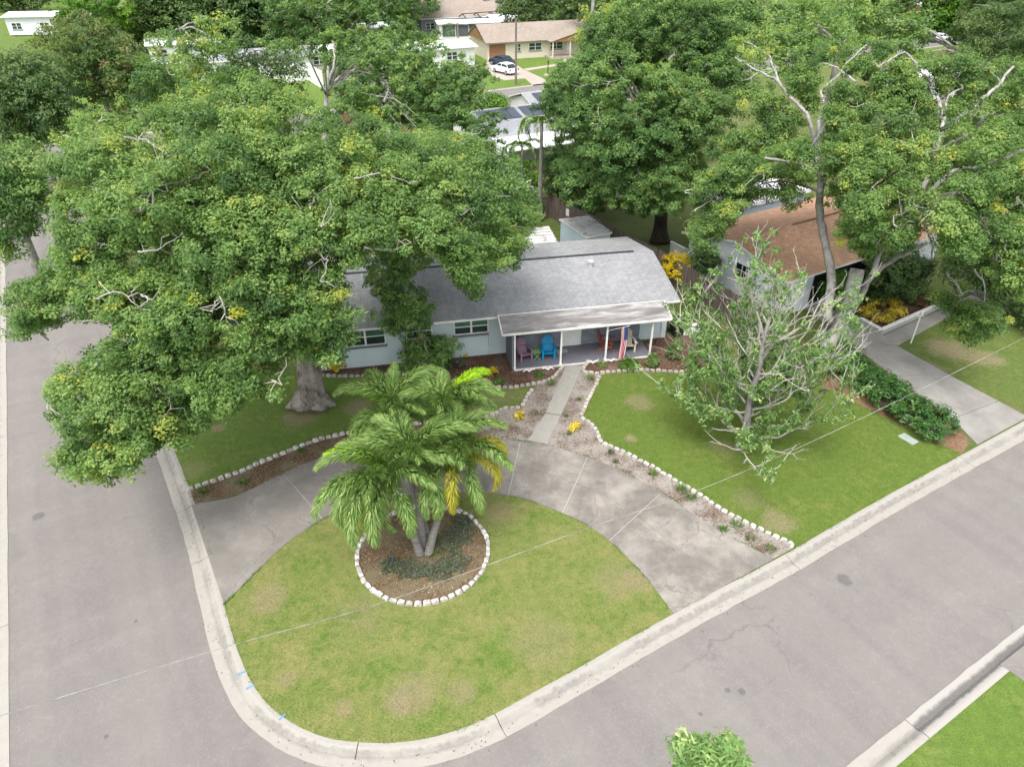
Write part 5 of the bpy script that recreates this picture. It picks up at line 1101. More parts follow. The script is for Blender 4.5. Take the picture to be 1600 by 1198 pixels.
# ------------------------------------------------------------------ sparse half bare tree
def sparse_tree():
    global RNG
    random.seed(55); RNG = np.random.default_rng(55)
    b = G(1157, 700); root = tag(empty('half_bare_tree', b), 'half bare tree with pale curling twigs and scattered glossy leaves on the right lawn', 'tree')
    tr = [Vector((0, 0, 0)), Vector((.04, .02, 1.2)), Vector((-.04, .06, 2.6)), Vector((.06, .1, 4.2)), Vector((.0, .16, 5.6)), Vector((.1, .2, 6.8))]
    P = smooth(tr, 5); MB().tube(P, [.20 * (1 - .72 * i / (len(P) - 1)) * (1 + .6 * max(0, 1 - p.z / .5)) for i, p in enumerate(P)], 10).build('trunk', M['bark_pale'], root, smooth=True)
    tips = []; leafpts = []
    tw = MB()
    def grow(p, d, L, r, lev, dead):
        n = max(3, int(L / .28)); pts = [p.copy()]; q = p.copy(); dd = d.copy()
        for i in range(n):
            dd.z = max(dd.z, -.08 if q.z > 1.3 else .12); dd = (dd + Vector((random.gauss(0, .2), random.gauss(0, .2), random.gauss(0, .16) + (.10 if lev else .05)))).normalized(); q = q + dd * (L / n); pts.append(q.copy())
            if lev < 3 and i >= 1 and random.random() < (.50 if lev < 2 else .32):
                a = random.uniform(-1.1, 1.1) ; s = dd.cross(Vector((0, 0, 1))); s = s.normalized() if s.length > .1 else Vector((1, 0, 0))
                nd = (dd * .8 + s * math.sin(a) * 1.1 + Vector((0, 0, random.uniform(-.1, .75)))).normalized(); grow(q, nd, L * random.uniform(.28, .5), r * .5, lev + 1, dead or random.random() < .22)
            hd = math.hypot(q.x, q.y)
            if lev >= 1 and not dead and random.random() < (.85 if q.z < 5.4 else .35) * (1 if hd < 4.0 else .5): leafpts.append(q.copy())
            if lev >= 1 and not dead and q.z < 4.6 and hd < 3.4 and random.random() < .3: leafpts.append(q.copy() + Vector((random.gauss(0, .12), random.gauss(0, .12), random.gauss(0, .1))))
            if lev == 0 and i > n * .35 and not dead and random.random() < .6: leafpts.append(q.copy() + Vector((0, 0, .1)))
        rr = [max(.0065, r * (1 - .75 * i / n)) for i in range(n + 1)]
        if lev == 0: MB().tube(pts, rr, 6).build('limb', M['twig'], root, smooth=True)
        else: tw.tube(pts, rr, 4 if lev > 1 else 5, cap=False)
    N = 36
    for k in range(N):
        h = 1.0 + 5.4 * (k / N) ** 1.25; t = h / 7.0 * (len(P) - 1); p = P[min(int(t), len(P) - 1)]; az = k * 2.4 + random.uniform(-.3, .3)
        L = random.uniform(4.2, 6.0) * (1 - .38 * k / N); el = .02 + .95 * (k / N) + random.uniform(-.15, .2)
        d = Vector((math.cos(az) * math.cos(el), math.sin(az) * math.cos(el), math.sin(el))); grow(p, d, L, .042 + .02 * random.random(), 0, random.random() < .18)
    o = tw.build('twig', M['twig'], root); o['kind'] = 'stuff'
    c = np.array([tuple(q) for q in leafpts]); m = len(c); t = .45 + RNG.normal(size=m) * .22
    pos, nr, tt = clumps_to_leaves(c, RNG.uniform(.11, .28, m), unit(RNG.normal(size=(m, 3))), 17, 0, 0, t, 1.3)
    link('crown', leaf_mesh('crown', pos, nr, .17, .085, tt, M['leaf_sparse']), root)
    print('sparse', m)
sparse_tree()

# ------------------------------------------------------------------ palms
def frond_mesh(L, droop, plume, mat, nl=64, leaf=.42, seed=0, w=.035, arch=1.0):
    rg = np.random.default_rng(seed); t = np.linspace(0, 1, 26)
    # rachis arcs up and over in the local x-z plane
    ang = math.radians(62) * arch - t * math.radians(62 * arch + droop); dx = np.cos(ang) * L / 25; dz = np.sin(ang) * L / 25
    X = np.concatenate([[0], np.cumsum(dx[:-1])]); Z = np.concatenate([[0], np.cumsum(dz[:-1])])
    R = MB().tube([(x, 0, z) for x, z in zip(X, Z)], [.035 * (1 - .8 * s) + .004 for s in t], 5)
    V = []; F = []; T = []
    n = nl * (3 if plume else 2)
    for i in range(n):
        s = .10 + .89 * (i / n); k = s * 25; a = int(min(k, 24)); f = k - a; x = X[a] + (X[a + 1] - X[a]) * f; z = Z[a] + (Z[a + 1] - Z[a]) * f; th = ang[a]
        tang = np.array([math.cos(th), 0, math.sin(th)]); nor = np.array([-math.sin(th), 0, math.cos(th)]); sid = np.array([0, 1., 0])
        if plume: ph = rg.uniform(-2.0, 2.0) + math.pi / 2
        else: ph = (0.15 if i % 2 else math.pi - .15) + rg.normal() * .18
        rd = sid * math.cos(ph) + nor * math.sin(ph); ll = leaf * (math.sin(math.pi * min(1, (.14 + .86 * s)) ** .75) * .75 + .3) * rg.uniform(.85, 1.12)
        d = unit(rd * .8 + tang * (.55 + .5 * s) + rg.normal(size=3) * .07); p0 = np.array([x, 0, z]); p1 = p0 + d * ll * .55; p2 = p0 + d * ll * .92 + np.array([0, 0, -ll * .22 * rg.uniform(.6, 1.4)])
        wv = unit(np.cross(d, rd + np.array([.01, .02, .3]))) * w / 2; b = len(V); V += [p0 - wv * .4, p0 + wv * .4, p1 + wv, p1 - wv, p2]; F += [(b, b + 1, b + 2, b + 3), (b + 3, b + 2, b + 4)]; tv = .42 + rg.normal() * .22; T += [tv, tv + .16]
    nb = len(R.v); verts = R.v + [tuple(v) for v in V]; faces = R.f + [tuple(nb + q for q in f) for f in F]
    me = bpy.data.meshes.new('frond'); me.from_pydata(verts, [], faces); at = me.attributes.new('tint', 'FLOAT', 'FACE'); at.data.foreach_set('value', np.clip(np.array([.9] * len(R.f) + T), 0, 1).astype(np.float32)); me.materials.append(mat); me.update(); return me
FM = [frond_mesh(L_, d, True, M['frond'], 260, .62, s, .03) for s, d, L_ in ((1, 62, 2.9), (2, 92, 3.1), (3, 45, 2.6))]
FH = frond_mesh(3.3, 122, True, M['frond'], 260, .66, 4, .034, .8)
FL = frond_mesh(2.6, 40, True, M['frond_lime'], 150, .55, 7, .05); FO = frond_mesh(3.0, 105, True, M['frond_old'], 150, .6, 8, .045)
def palm(base, head, label, nf, lime=(), old=(), seed=0, curve=.3, group='palms in the round bed', r=.14):
    random.seed(seed); base = Vector(base); root = tag(empty('palm_tree', base), label, 'palm', group); h = Vector(head) - base
    mid = h * .45 + Vector((h.x, h.y, 0)).normalized() * curve * .6 if Vector((h.x, h.y, 0)).length > .01 else h * .5
    pts = smooth([(0, 0, 0), tuple(mid), tuple(h)], 8); MB().tube(pts, [r * (1.25 - .45 * min(1, i / 10)) * (1 + .05 * (i % 2)) for i in range(len(pts))], 12).build('trunk', M['palm_trunk'], root, smooth=True)
    MB().tube([tuple(h), tuple(h + Vector((0, 0, .35))), tuple(h + Vector((0, 0, .7)))], [r * .8, r * .75, r * .3], 10).build('crownshaft', M['leaf_bright'] if False else M['palm_green'], root, smooth=True)
    for k in range(nf):
        az = k * 2.3999 + random.uniform(-.25, .25); el = random.uniform(-.9, -.1) if k > nf * .5 else random.uniform(.05, .75)
        me = FM[k % 3]
        if k in lime: me = FL; el = .35
        if k in old: me = FO; el = -.6
        o = link('frond', me, root, h + Vector((0, 0, .5))); o.rotation_euler = (random.uniform(-.2, .2), -el, az); s = random.uniform(.85, 1.1); o.scale = (s, s, s)
    return root
M['palm_green'] = plain('crownshaft_green', (.20, .26, .12), .15, 4)
def azpix(*a): return a
pb = G(660, 866)
palm(G(657, 866), G(602, 768, 3.0), 'left leaning palm of the cluster, frond tips over the driveway', 13, seed=3, curve=-.3)
palm(G(662, 856), G(650, 742, 3.35), 'central upright palm of the cluster with its trunk in clear view', 12, seed=5)
palm(G(669, 866), G(716, 735, 3.0), 'right leaning palm of the cluster with orange ageing fronds', 13, seed=8, curve=-.3)
palm(G(672, 850), G(618, 668, 3.6), 'rear palm of the cluster, fronds near the front bed', 13, seed=12, r=.12)
palm(G(650, 852), G(698, 670, 3.7), 'second rear palm of the cluster, fronds towards the path', 12, seed=14, r=.11)
# singled out young and ageing fronds placed on their palms
def odd_frond(palmi, me, az, el, label, s=1.0):
    root = [o for o in bpy.data.objects if o.name.startswith('palm_tree')][palmi]; head = [c for c in bpy.data.objects if c.parent == root and c.name.startswith('crownshaft')][0]
    hv = Vector(head.data.vertices[-1].co); o = link('frond', me, root, hv - Vector((0, 0, .1))); o.rotation_euler = (0, -el, az); o.scale = (s, s, s); 
    if label: o['label'] = label
odd_frond(0, FH, math.radians(-95), -.1, None, 1.0); odd_frond(0, FH, math.radians(-140), 0, None, .95); odd_frond(0, FL, math.radians(192), .42, 'lime yellow new frond', 1.0); odd_frond(4, FL, math.radians(50), .1, 'lime green new frond', 1.1); odd_frond(3, FL, math.radians(170), .25, 'yellow tipped new frond', .8)
odd_frond(2, FO, math.radians(-95), -.3, 'orange ageing frond', .95); odd_frond(2, FO, math.radians(20), -.1, 'yellowing frond', .9); odd_frond(2, FO, math.radians(-20), -.35, 'yellow green ageing frond', .85); odd_frond(0, FO, math.radians(-110), -.6, 'yellowing lower frond', .9)
# tall thin palm behind the house
QF = [frond_mesh(2.6, d, False, M['frond'], 60, .6, 20 + i, .05, .8) for i, d in enumerate((95, 115))]
def queen(base, head, label, nf, seed, r=.17, s0=1.0, group=None, dead=True):
    random.seed(seed); base = Vector(base); root = tag(empty('palm_tree', base), label, 'palm', group); h = Vector(head) - base
    MB().tube([tuple(h * (i / 8)) for i in range(9)], [r * (1.2 - .5 * i / 8) for i in range(9)], 10).build('trunk', M['palm_trunk'], root, smooth=True)
    for k in range(nf):
        o = link('frond', QF[k % 2], root, h); o.rotation_euler = (random.uniform(-.2, .2), -random.uniform(-.4, .5), k * 2.4 + random.uniform(-.3, .3)); o.scale = (s0,) * 3
    return root
q0 = G(843, 347); hq = 7.3
queen(q0, (q0.x, q0.y, hq), 'tall slim palm with drooping fronds beside the board fence', 11, 4)
q1 = G(815, 335); queen(q1, (q1.x, q1.y, 5.2), 'shorter drooping palm left of the tall slim palm', 8, 6, r=.1, s0=.8)
q1 = G(262, 120); queen(q1, (q1.x, q1.y, 5.0), 'little far palm against a white roof, upper left', 8, 7, r=.14, s0=1.0)

# ------------------------------------------------------------------ shrubs and bed plants (built as rings of leaves on stems)
def bush(p, R, mat, label, n=40, per=30, leaf=(.13, .07), cat='shrub', group=None, seed=0, name='shrub', stems=3, bias=0, cr=(.1, .2)):
    global RNG
    RNG = np.random.default_rng(seed + 500); random.seed(seed + 500); p = Vector(p); root = tag(empty(name, p), label, cat, group); R = np.array(R, float)
    d = unit(RNG.normal(size=(n, 3)) + np.array([0, 0, .5])); c = d * R * (RNG.uniform(.35, 1, n) ** .5)[:, None]; c[:, 2] = np.abs(c[:, 2]) + R[2] * .35
    pos, nr, t = clumps_to_leaves(c, RNG.uniform(*cr, n), d, per, 0, 0, .45 + bias + RNG.normal(size=n) * .16); pos[:, 2] = np.maximum(pos[:, 2], .02)
    link('foliage', leaf_mesh('foliage', pos, nr, *leaf, t, mat), root)
    mb = MB()
    for _ in range(stems): q = c[random.randrange(n)] * .8; mb.tube([(random.uniform(-.05, .05), random.uniform(-.05, .05), 0), tuple(q * .5 + np.array([0, 0, .05])), tuple(q)], [.02, .014, .008], 5, cap=False)
    mb.build('stem', M['bark_mid'], root); return root
SH = [
 ((1054, 442), (1.15, 1.2, 1.6), 'leaf_yellow', 'tall bright golden shrub behind the right corner of the grey roof', 150, 36, .2),
 ((1106, 470), (.5, .5, .55), 'leaf_yellow', 'small golden bush beside the fence left of the bare tree', 30, 26, -.2),
 ((1075, 472), (.55, .5, .9), 'leaf_oak', 'yellow green bush at the fence behind the house corner', 30, 26, .25),
 ((523, 577), (.62, .32, .40), 'leaf_yellow', 'pale yellow variegated bush by the oak trunk', 34, 26, .1),
 ((769, 588), (.26, .26, .42), 'leaf_yellow', 'slim yellow croton in the front bed below the porch', 14, 20, .2),
 ((726, 556), (.2, .2, .18), 'leaf_croton', 'small yellow tuft on a stem against the front wall', 8, 16, .2),
 ((811, 655), (.22, .22, .34), 'leaf_croton', 'orange croton left of the front path', 14, 18, .3),
 ((898, 672), (.22, .22, .34), 'leaf_croton', 'orange croton right of the front path', 14, 18, .25),
 ((984, 575), (.68, .42, .42), 'leaf_bright', 'round bright green bush below the cream chair', 44, 30, .1),
 ((1018, 570), (.45, .4, .5), 'leaf_oak2', 'loose dark green bush right of the round bush', 26, 26, .1),
 ((1052, 560), (.5, .4, .7), 'leaf_oak2', 'leafy bush at the right end of the porch bed', 30, 26, 0),
 ((782, 597), (.3, .25, .16), 'leaf_oak2', 'low green plant right of the slim yellow croton', 12, 22, .1),
 ((842, 586), (.2, .18, .16), 'leaf_bright', 'small green tuft between the first pair of bird ornaments', 8, 22, 0),
 ((941, 571), (.2, .18, .2), 'leaf_oak2', 'small green tuft between the second pair of bird ornaments', 8, 22, 0),
 ((722, 571), (.32, .3, .3), 'leaf_grey', 'grey green spiky tuft in the front bed', 14, 24, .1),
 ((697, 575), (.35, .3, .4), 'leaf_oak2', 'green plant at the foot of the small leafy tree', 16, 24, .05),
]
for i, (q, R, m, lb, n, per, bi) in enumerate(SH): bush(G(*q), R, M[m], lb, n, per, seed=i, bias=bi, leaf=(.12, .065), cr=(.09, .2) if R[0] < .8 else (.15, .3))
# hedge: individual bushes merge into one clipped row
hl = smooth(GL([(1292, 566), (1338, 598), (1382, 632), (1422, 658), (1452, 676)]), 4); hp = resample(hl, 1.05)
names = ['first', 'second', 'third', 'fourth', 'fifth', 'sixth', 'seventh', 'eighth', 'ninth', 'tenth', 'eleventh', 'twelfth']
for i, p in enumerate(hp): bush(p, (1.05, 1.05, 1.1 + .15 * math.sin(i * 2.1)), M['leaf_hedge'], f'dark glossy hedge bush beside the neighbour driveway, {names[i % 12]} counted from the forked oak', 84, 36, (.14, .075), 'hedge', 'bushes of the dark hedge', 60 + i, cr=(.16, .32))
# crotons in the raised planter
for i, (x, y, m, lb) in enumerate([(1352, 492, 'leaf_croton', 'yellow croton by the left end of the planter wall'), (1378, 505, 'leaf_croton', 'yellow croton at the planter corner'), (1400, 492, 'leaf_croton', 'yellow croton right of the planter corner'), (1362, 478, 'leaf_croton', 'yellow croton behind the planter corner'), (1392, 478, 'leaf_croton', 'tall yellow croton mid planter'), (1422, 470, 'leaf_croton_red', 'rusty brown croton mid planter'), (1440, 478, 'leaf_croton_red', 'rusty brown croton beside the planter coping'), (1436, 458, 'leaf_croton_red', 'rusty brown croton at the back of the planter')]):
    bush(G(x, y), (.62, .5, .42), M[m], lb, 22, 20, (.22, .06), 'shrub', 'crotons in the raised planter', 80 + i, name='croton', cr=(.14, .26))
# grassy tufts and weeds along the beds
def tuft(p, R, h, mat, label, n, seed, group='grassy tufts in the beds', name='grass_tuft', w=.02):
    rg = np.random.default_rng(900 + seed); root = None; V = []; F = []; T = []
    for _ in range(n):
        a = rg.uniform(0, 6.28); r = R * rg.uniform(0, .6); b = np.array([math.cos(a) * r, math.sin(a) * r, 0]); d = np.array([math.cos(a), math.sin(a), 0]) * rg.uniform(.2, .9) * R; hh = h * rg.uniform(.5, 1.1); s = np.array([-math.sin(a), math.cos(a), 0]) * w / 2
        k = len(V); V += [b - s, b + s, b + d * .5 + s * .8 + [0, 0, hh * .8], b + d * .5 - s * .8 + [0, 0, hh * .8], b + d + [0, 0, hh * .7]]; F += [(k, k + 1, k + 2, k + 3), (k + 3, k + 2, k + 4)]; t = .5 + rg.normal() * .25; T += [t, t]
    me = bpy.data.meshes.new(name); me.from_pydata([tuple(v) for v in V], [], F); at = me.attributes.new('tint', 'FLOAT', 'FACE'); at.data.foreach_set('value', np.clip(T, 0, 1).astype(np.float32)); me.materials.append(mat); me.update()
    return tag(link(name, me, None, p), label, 'plant', group)
TF = [((862, 601), .35, .3, 'leaf_oak2', 'grass tuft left of the path near the porch'), ((921, 592), .38, .28, 'leaf_oak2', 'grass tuft right of the path near the porch'), ((1019, 742), .3, .22, 'leaf_bright', 'bright tuft in the strip above the driveway middle'), ((1063, 765), .34, .3, 'leaf_oak2', 'dark tuft where the cable crosses the strip'), ((1078, 778), .32, .25, 'leaf_bright', 'light tuft below the dark tuft in the strip'), ((1150, 822), .34, .25, 'leaf_oak2', 'spreading tuft in the lower strip'), ((1130, 828), .25, .2, 'leaf_bright', 'small tuft beside the lower strip slab edge'), ((955, 708), .22, .2, 'leaf_grey', 'grey tuft beside the block bend'), ((962, 722), .18, .15, 'leaf_grey', 'tiny grey weed above the driveway joint'), ((380, 755), .34, .2, 'leaf_bright', 'green tuft in the left mulch strip'), ((318, 770), .38, .3, 'leaf_olive', 'brownish tuft at the street end of the left strip'), ((470, 706), .22, .15, 'leaf_bright', 'small tuft further along the left strip'), ((1203, 858), .3, .15, 'leaf_olive', 'dry tuft at the street end of the right strip'), ((905, 625), .14, .12, 'leaf_bright', 'tiny weed right of the path'), ((885, 650), .14, .12, 'leaf_oak2', 'tiny weed beside the path edge'), ((838, 646), .14, .12, 'leaf_oak2', 'tiny weed left of the path joint'), ((1172, 842), .26, .16, 'leaf_olive', 'straw coloured weed in the lower strip'), ((890, 678), .16, .15, 'leaf_oak2', 'green weed under the right orange croton'), ((673, 866), .32, .22, 'leaf_bright', 'bright green tuft at the foot of the palms')]
for i, (q, R, h, m, lb) in enumerate(TF): tuft(G(*q), R, h, M[m], lb, 70, i)
# flowering ground cover in the round bed
def ground_cover(name, fn, n, h, mat, label, leaf=(.05, .03), seed=0, parent=None):
    global RNG
    RNG = np.random.default_rng(seed); pts = fn(n); pts[:, 2] = RNG.uniform(.01, h, len(pts)); nr = unit(RNG.normal(size=(len(pts), 3)) * .6 + np.array([0, 0, 1])); t = RNG.uniform(0, 1, len(pts))
    return tag(link(name, leaf_mesh(name, pts, nr, *leaf, t, mat)), label, None, None, 'stuff')
def blob(cs):
    def fn(n):
        out = []
        for (x, y, r) in cs: p = G(x, y); k = int(n / len(cs)); a = RNG.uniform(0, 6.28, k); s = r * np.sqrt(RNG.uniform(0, 1, k)) * (1 + .2 * np.sin(a * 5)); out.append(np.stack([p.x + np.cos(a) * s, p.y + np.sin(a) * s, np.zeros(k)], 1))
        return np.concatenate(out)
    return fn
ground_cover('ground_cover', blob([(720, 835, .6), (705, 850, .55), (712, 880, .5), (640, 890, .5), (690, 892, .5), (612, 885, .4), (665, 893, .3), (725, 815, .4)]), 9000, .16, M['leaf_grey'], 'grey green ground cover with violet flowers in the round bed', (.07, .035), 3)
def leaf_litter(polys, n):
    def fn(_):
        out = []
        for pl in polys:
            pl = np.array([tuple(G(*q))[:2] for q in pl]); mn, mx = pl.min(0), pl.max(0); P = RNG.uniform(mn, mx, (n, 2)); P = P[inside(pl, P)]; out.append(np.concatenate([P, np.zeros((len(P), 1))], 1))
        return np.concatenate(out)
    return fn
M['litter'] = leafmat('dry_leaf', [(0, (.09, .05, .03)), (.5, (.22, .13, .08)), (.9, (.36, .28, .2)), (1, (.5, .45, .4))], .1, .8)
ground_cover('leaf_litter', leaf_litter([[(500, 587), (690, 590), (800, 605), (865, 590), (881, 572), (793, 552), (500, 568)], [(920, 560), (932, 584), (1058, 582), (1090, 570), (1038, 528)], [(560, 869), (590, 800), (674, 787), (740, 810), (762, 860), (720, 920), (662, 934), (600, 915)], [(292, 767), (372, 739), (526, 681), (700, 659), (700, 690), (533, 708), (379, 771), (299, 789)], [(938, 587), (908, 653), (940, 692), (1055, 752), (1239, 856), (1206, 874), (1085, 804), (968, 734), (855, 695)], [(1300, 545), (1488, 655), (1515, 690), (1503, 709), (1400, 660)], [(700, 661), (832, 607), (882, 572), (824, 690), (700, 690)]], 5200), 1, .03, M['litter'], 'scattered dry leaves and chips on the beds', (.07, .035), 4)
def edge_tufts(n):
    out = []
    for P_ in (IE, [Vector(p) for p in KBd[2:-2]], OE):
        for _ in range(n):
            i = RNG.integers(0, len(P_) - 1); p = P_[i].lerp(P_[i + 1], RNG.uniform()); k = math.sin(p.x * 3.1) + math.sin(p.y * 4.7 + 1)
            if k > .2: out.append((p.x + RNG.normal() * .035, p.y + RNG.normal() * .035, 0))
    return np.array(out)
ground_cover('edge_grass', lambda n: edge_tufts(n), 2600, .05, M['leaf_bright'], 'uneven grass creeping over driveway and kerb edges', (.07, .018), 12)
ground_cover('weeds', leaf_litter([[(938, 587), (908, 653), (940, 692), (1055, 752), (1239, 856), (1206, 874), (1085, 804), (968, 734), (855, 695)], [(700, 661), (832, 607), (882, 572), (824, 690), (700, 690)], [(292, 767), (372, 739), (526, 681), (533, 708), (379, 771), (299, 789)]], 1500), 1, .07, M['leaf_olive'], 'low scattered weeds in the sandy beds', (.09, .03), 9)
def gutter_leaves(n):
    L = plen(KBd[2:-2]); P_ = KBd[2:-2]; out = []
    for _ in range(n):
        i = RNG.integers(0, len(P_) - 1); p = P_[i].lerp(P_[i + 1], RNG.uniform()); t = (P_[i + 1] - P_[i]).normalized(); d = abs(RNG.normal() * .35) + .25; out.append((p.x + t.y * d, p.y - t.x * d, -.075))
    return np.array(out)
def glz(name, n, label):
    global RNG
    RNG = np.random.default_rng(77); pts = gutter_leaves(n); nr = unit(RNG.normal(size=(n, 3)) * .3 + np.array([0, 0, 1])); tag(link(name, leaf_mesh(name, pts, nr, .07, .04, RNG.uniform(0, 1, n), M['litter'])), label, None, None, 'stuff')
glz('leaf_litter', 420, 'few dry leaves lying along the gutter')
# grass blades over the near lawns
def blades(name, polys, n, mat, label, seed):
    rg = np.random.default_rng(seed); out = []
    for pl in polys:
        A = np.array([(p.x, p.y) for p in pl]); mn, mx = A.min(0), A.max(0); P = rg.uniform(mn, mx, (n, 2)); out.append(P[inside(A, P)])
    P = np.concatenate(out); P = P + rg.normal(size=P.shape) * .035; N = len(P); a = rg.uniform(0, 6.28, N); h = rg.uniform(.012, .035, N); w = rg.uniform(.008, .016, N); c, s = np.cos(a), np.sin(a); v = np.empty((N, 3, 3))
    v[:, 0] = np.stack([P[:, 0] - c * w, P[:, 1] - s * w, np.full(N, .003)], 1); v[:, 1] = np.stack([P[:, 0] + c * w, P[:, 1] + s * w, np.full(N, .003)], 1); l = rg.normal(size=(N, 2)) * .02; v[:, 2] = np.stack([P[:, 0] + l[:, 0], P[:, 1] + l[:, 1], h], 1)
    me = bpy.data.meshes.new(name); me.vertices.add(N * 3); me.vertices.foreach_set('co', v.reshape(-1)); me.loops.add(N * 3); me.polygons.add(N); me.loops.foreach_set('vertex_index', np.arange(N * 3, dtype=np.int32)); me.polygons.foreach_set('loop_start', np.arange(0, N * 3, 3, dtype=np.int32)); me.polygons.foreach_set('loop_total', np.full(N, 3, np.int32)); me.materials.append(mat); me.update(calc_edges=True)
    tag(link(name, me), label, None, None, 'stuff')
blades('grass', [corner_poly], 200000, M['lawn_corner'], 'short turf blades of the corner lawn', 1)
blades('grass', [right_poly], 150000, M['lawn_right'], 'short turf blades of the right lawn', 2)
blades('grass', [left_poly], 80000, M['lawn_left'], 'short turf blades of the left lawn', 3)

# ------------------------------------------------------------------ background street, houses, vehicles
def strip(name, d0, d1, s0, s1, z, m, label): 
    nrm = E2; return tag(MB().prism([E1 * s0 + nrm * d0, E1 * s1 + nrm * d0, E1 * s1 + nrm * d1, E1 * s0 + nrm * d1], None, z).build(name, m), label, kind='structure')
strip('far_lawn', 76, 135, -32, 160, .006, M['lawn_south'], 'sunny lawns along the street behind')
strip('far_street', 80.0, 87.2, -34, 160, .014, M['asphalt'], 'asphalt street running behind the block')
for (a, b, lb) in ((79.4, 80.0, 'near kerb of the street behind'), (87.2, 87.9, 'far kerb of the street behind')): strip('far_kerb', a, b, -34, 160, .03, M['kerb'], lb)
tag(MB().prism(GL([(763, 92), (783, 89), (807, 102), (820, 110), (846, 122), (870, 132), (834, 135), (820, 123), (788, 126), (771, 120), (758, 106)]), -.02, .03).build('driveway', M['far_drive']), 'pale pinkish driveway with two cars in front of the tan house', kind='structure')
tag(MB().prism(smooth(GL([(818, 108), (852, 103), (874, 99), (882, 92)]), 3) + smooth(GL([(886, 94), (878, 102), (846, 107), (824, 111)]), 3), -.02, .025).build('path', M['far_drive']), 'pale curved path across the tan house lawn', kind='structure')
A0 = G(762, 95); A1 = G(905, 86); ta = math.atan2((A1 - A0).y, (A1 - A0).x); TL = (A1 - A0).length
th = tag(empty('house', A0, ta), 'cream house with tan gabled roof, brown garage door and two cars', 'house')
house_walls(th, 0, TL + 6, 0, 4.5, 9, 2.6, 4.3, M['tan_wall'])
gable_roof(th, -.5, TL + 6.5, -.7, 4.5, 9.7, 2.6, 4.7, M['roof_tan'], None, M['roof_tan'])
MB().add([(-.52, .6, 2.75), (-.52, 8.4, 2.75), (-.52, 4.5, 4.3)], [(0, 2, 1)]).build('gable_panel', M['brown_wood'], th)
g = MB()
for k in range(4): g.box(.3, 3.0, -.06, -.002, .05 + k * .55, .57 + k * .55)
g.build('garage_door', M['brown_wood'], th)
for (a, b) in ((4.6, 5.6), (7.0, 9.2), (10.7, 12.9), (16.3, 18.2)): window(th, a, b, 1.1, 2.2, -.002, 2, 2, sill=True, gm2=M['glass'])
MB().box(13.6, 14.6, -.06, -.002, .1, 2.2).build('door', M['white_metal'], th)
# front gable of the porch
GX0, GX1, GY = 9.8, 20.0, -2.6; xm = (GX0 + GX1) / 2
for sgn, xa in ((1, GX0), (-1, GX1)): MB().add([(xa, GY, 2.55), (xm, GY, 3.9), (xm, 3.3, 3.9), (xa, .2, 2.55)], [(0, 1, 2, 3)] if sgn < 0 else [(0, 1, 2, 3)], [[(0, 0), (0, 4), (5, 4), (5, 0)]]).build('porch_roof', M['roof_tan'], th)
MB().add([(GX0 + .3, GY + .1, 2.5), (GX1 - .3, GY + .1, 2.5), (xm, GY + .1, 3.75), (GX0 + .3, GY + .2, 2.5), (GX1 - .3, GY + .2, 2.5), (xm, GY + .2, 3.75)], [(0, 1, 2), (5, 4, 3), (0, 3, 4, 1), (1, 4, 5, 2), (2, 5, 3, 0)]).build('gable_panel', M['brown_wood'], th)
MB().box(GX0, GX1, GY, -.01, 0, .3).build('porch_floor', M['far_drive'], th)
for x in (10.2, 13.2, 16.6, 19.6): MB().box(x - .08, x + .08, GY + .12, GY + .28, .3, 2.5).build('porch_post', M['tan_wall'], th)
rl = MB(); rl.box(GX0 + .4, 13.1, GY + .15, GY + .22, .95, 1.02); rl.box(GX0 + .4, 13.1, GY + .15, GY + .22, .6, .65); rl.box(16.7, 19.5, GY + .15, GY + .22, .95, 1.02); rl.build('railing', M['brown_wood'], th)
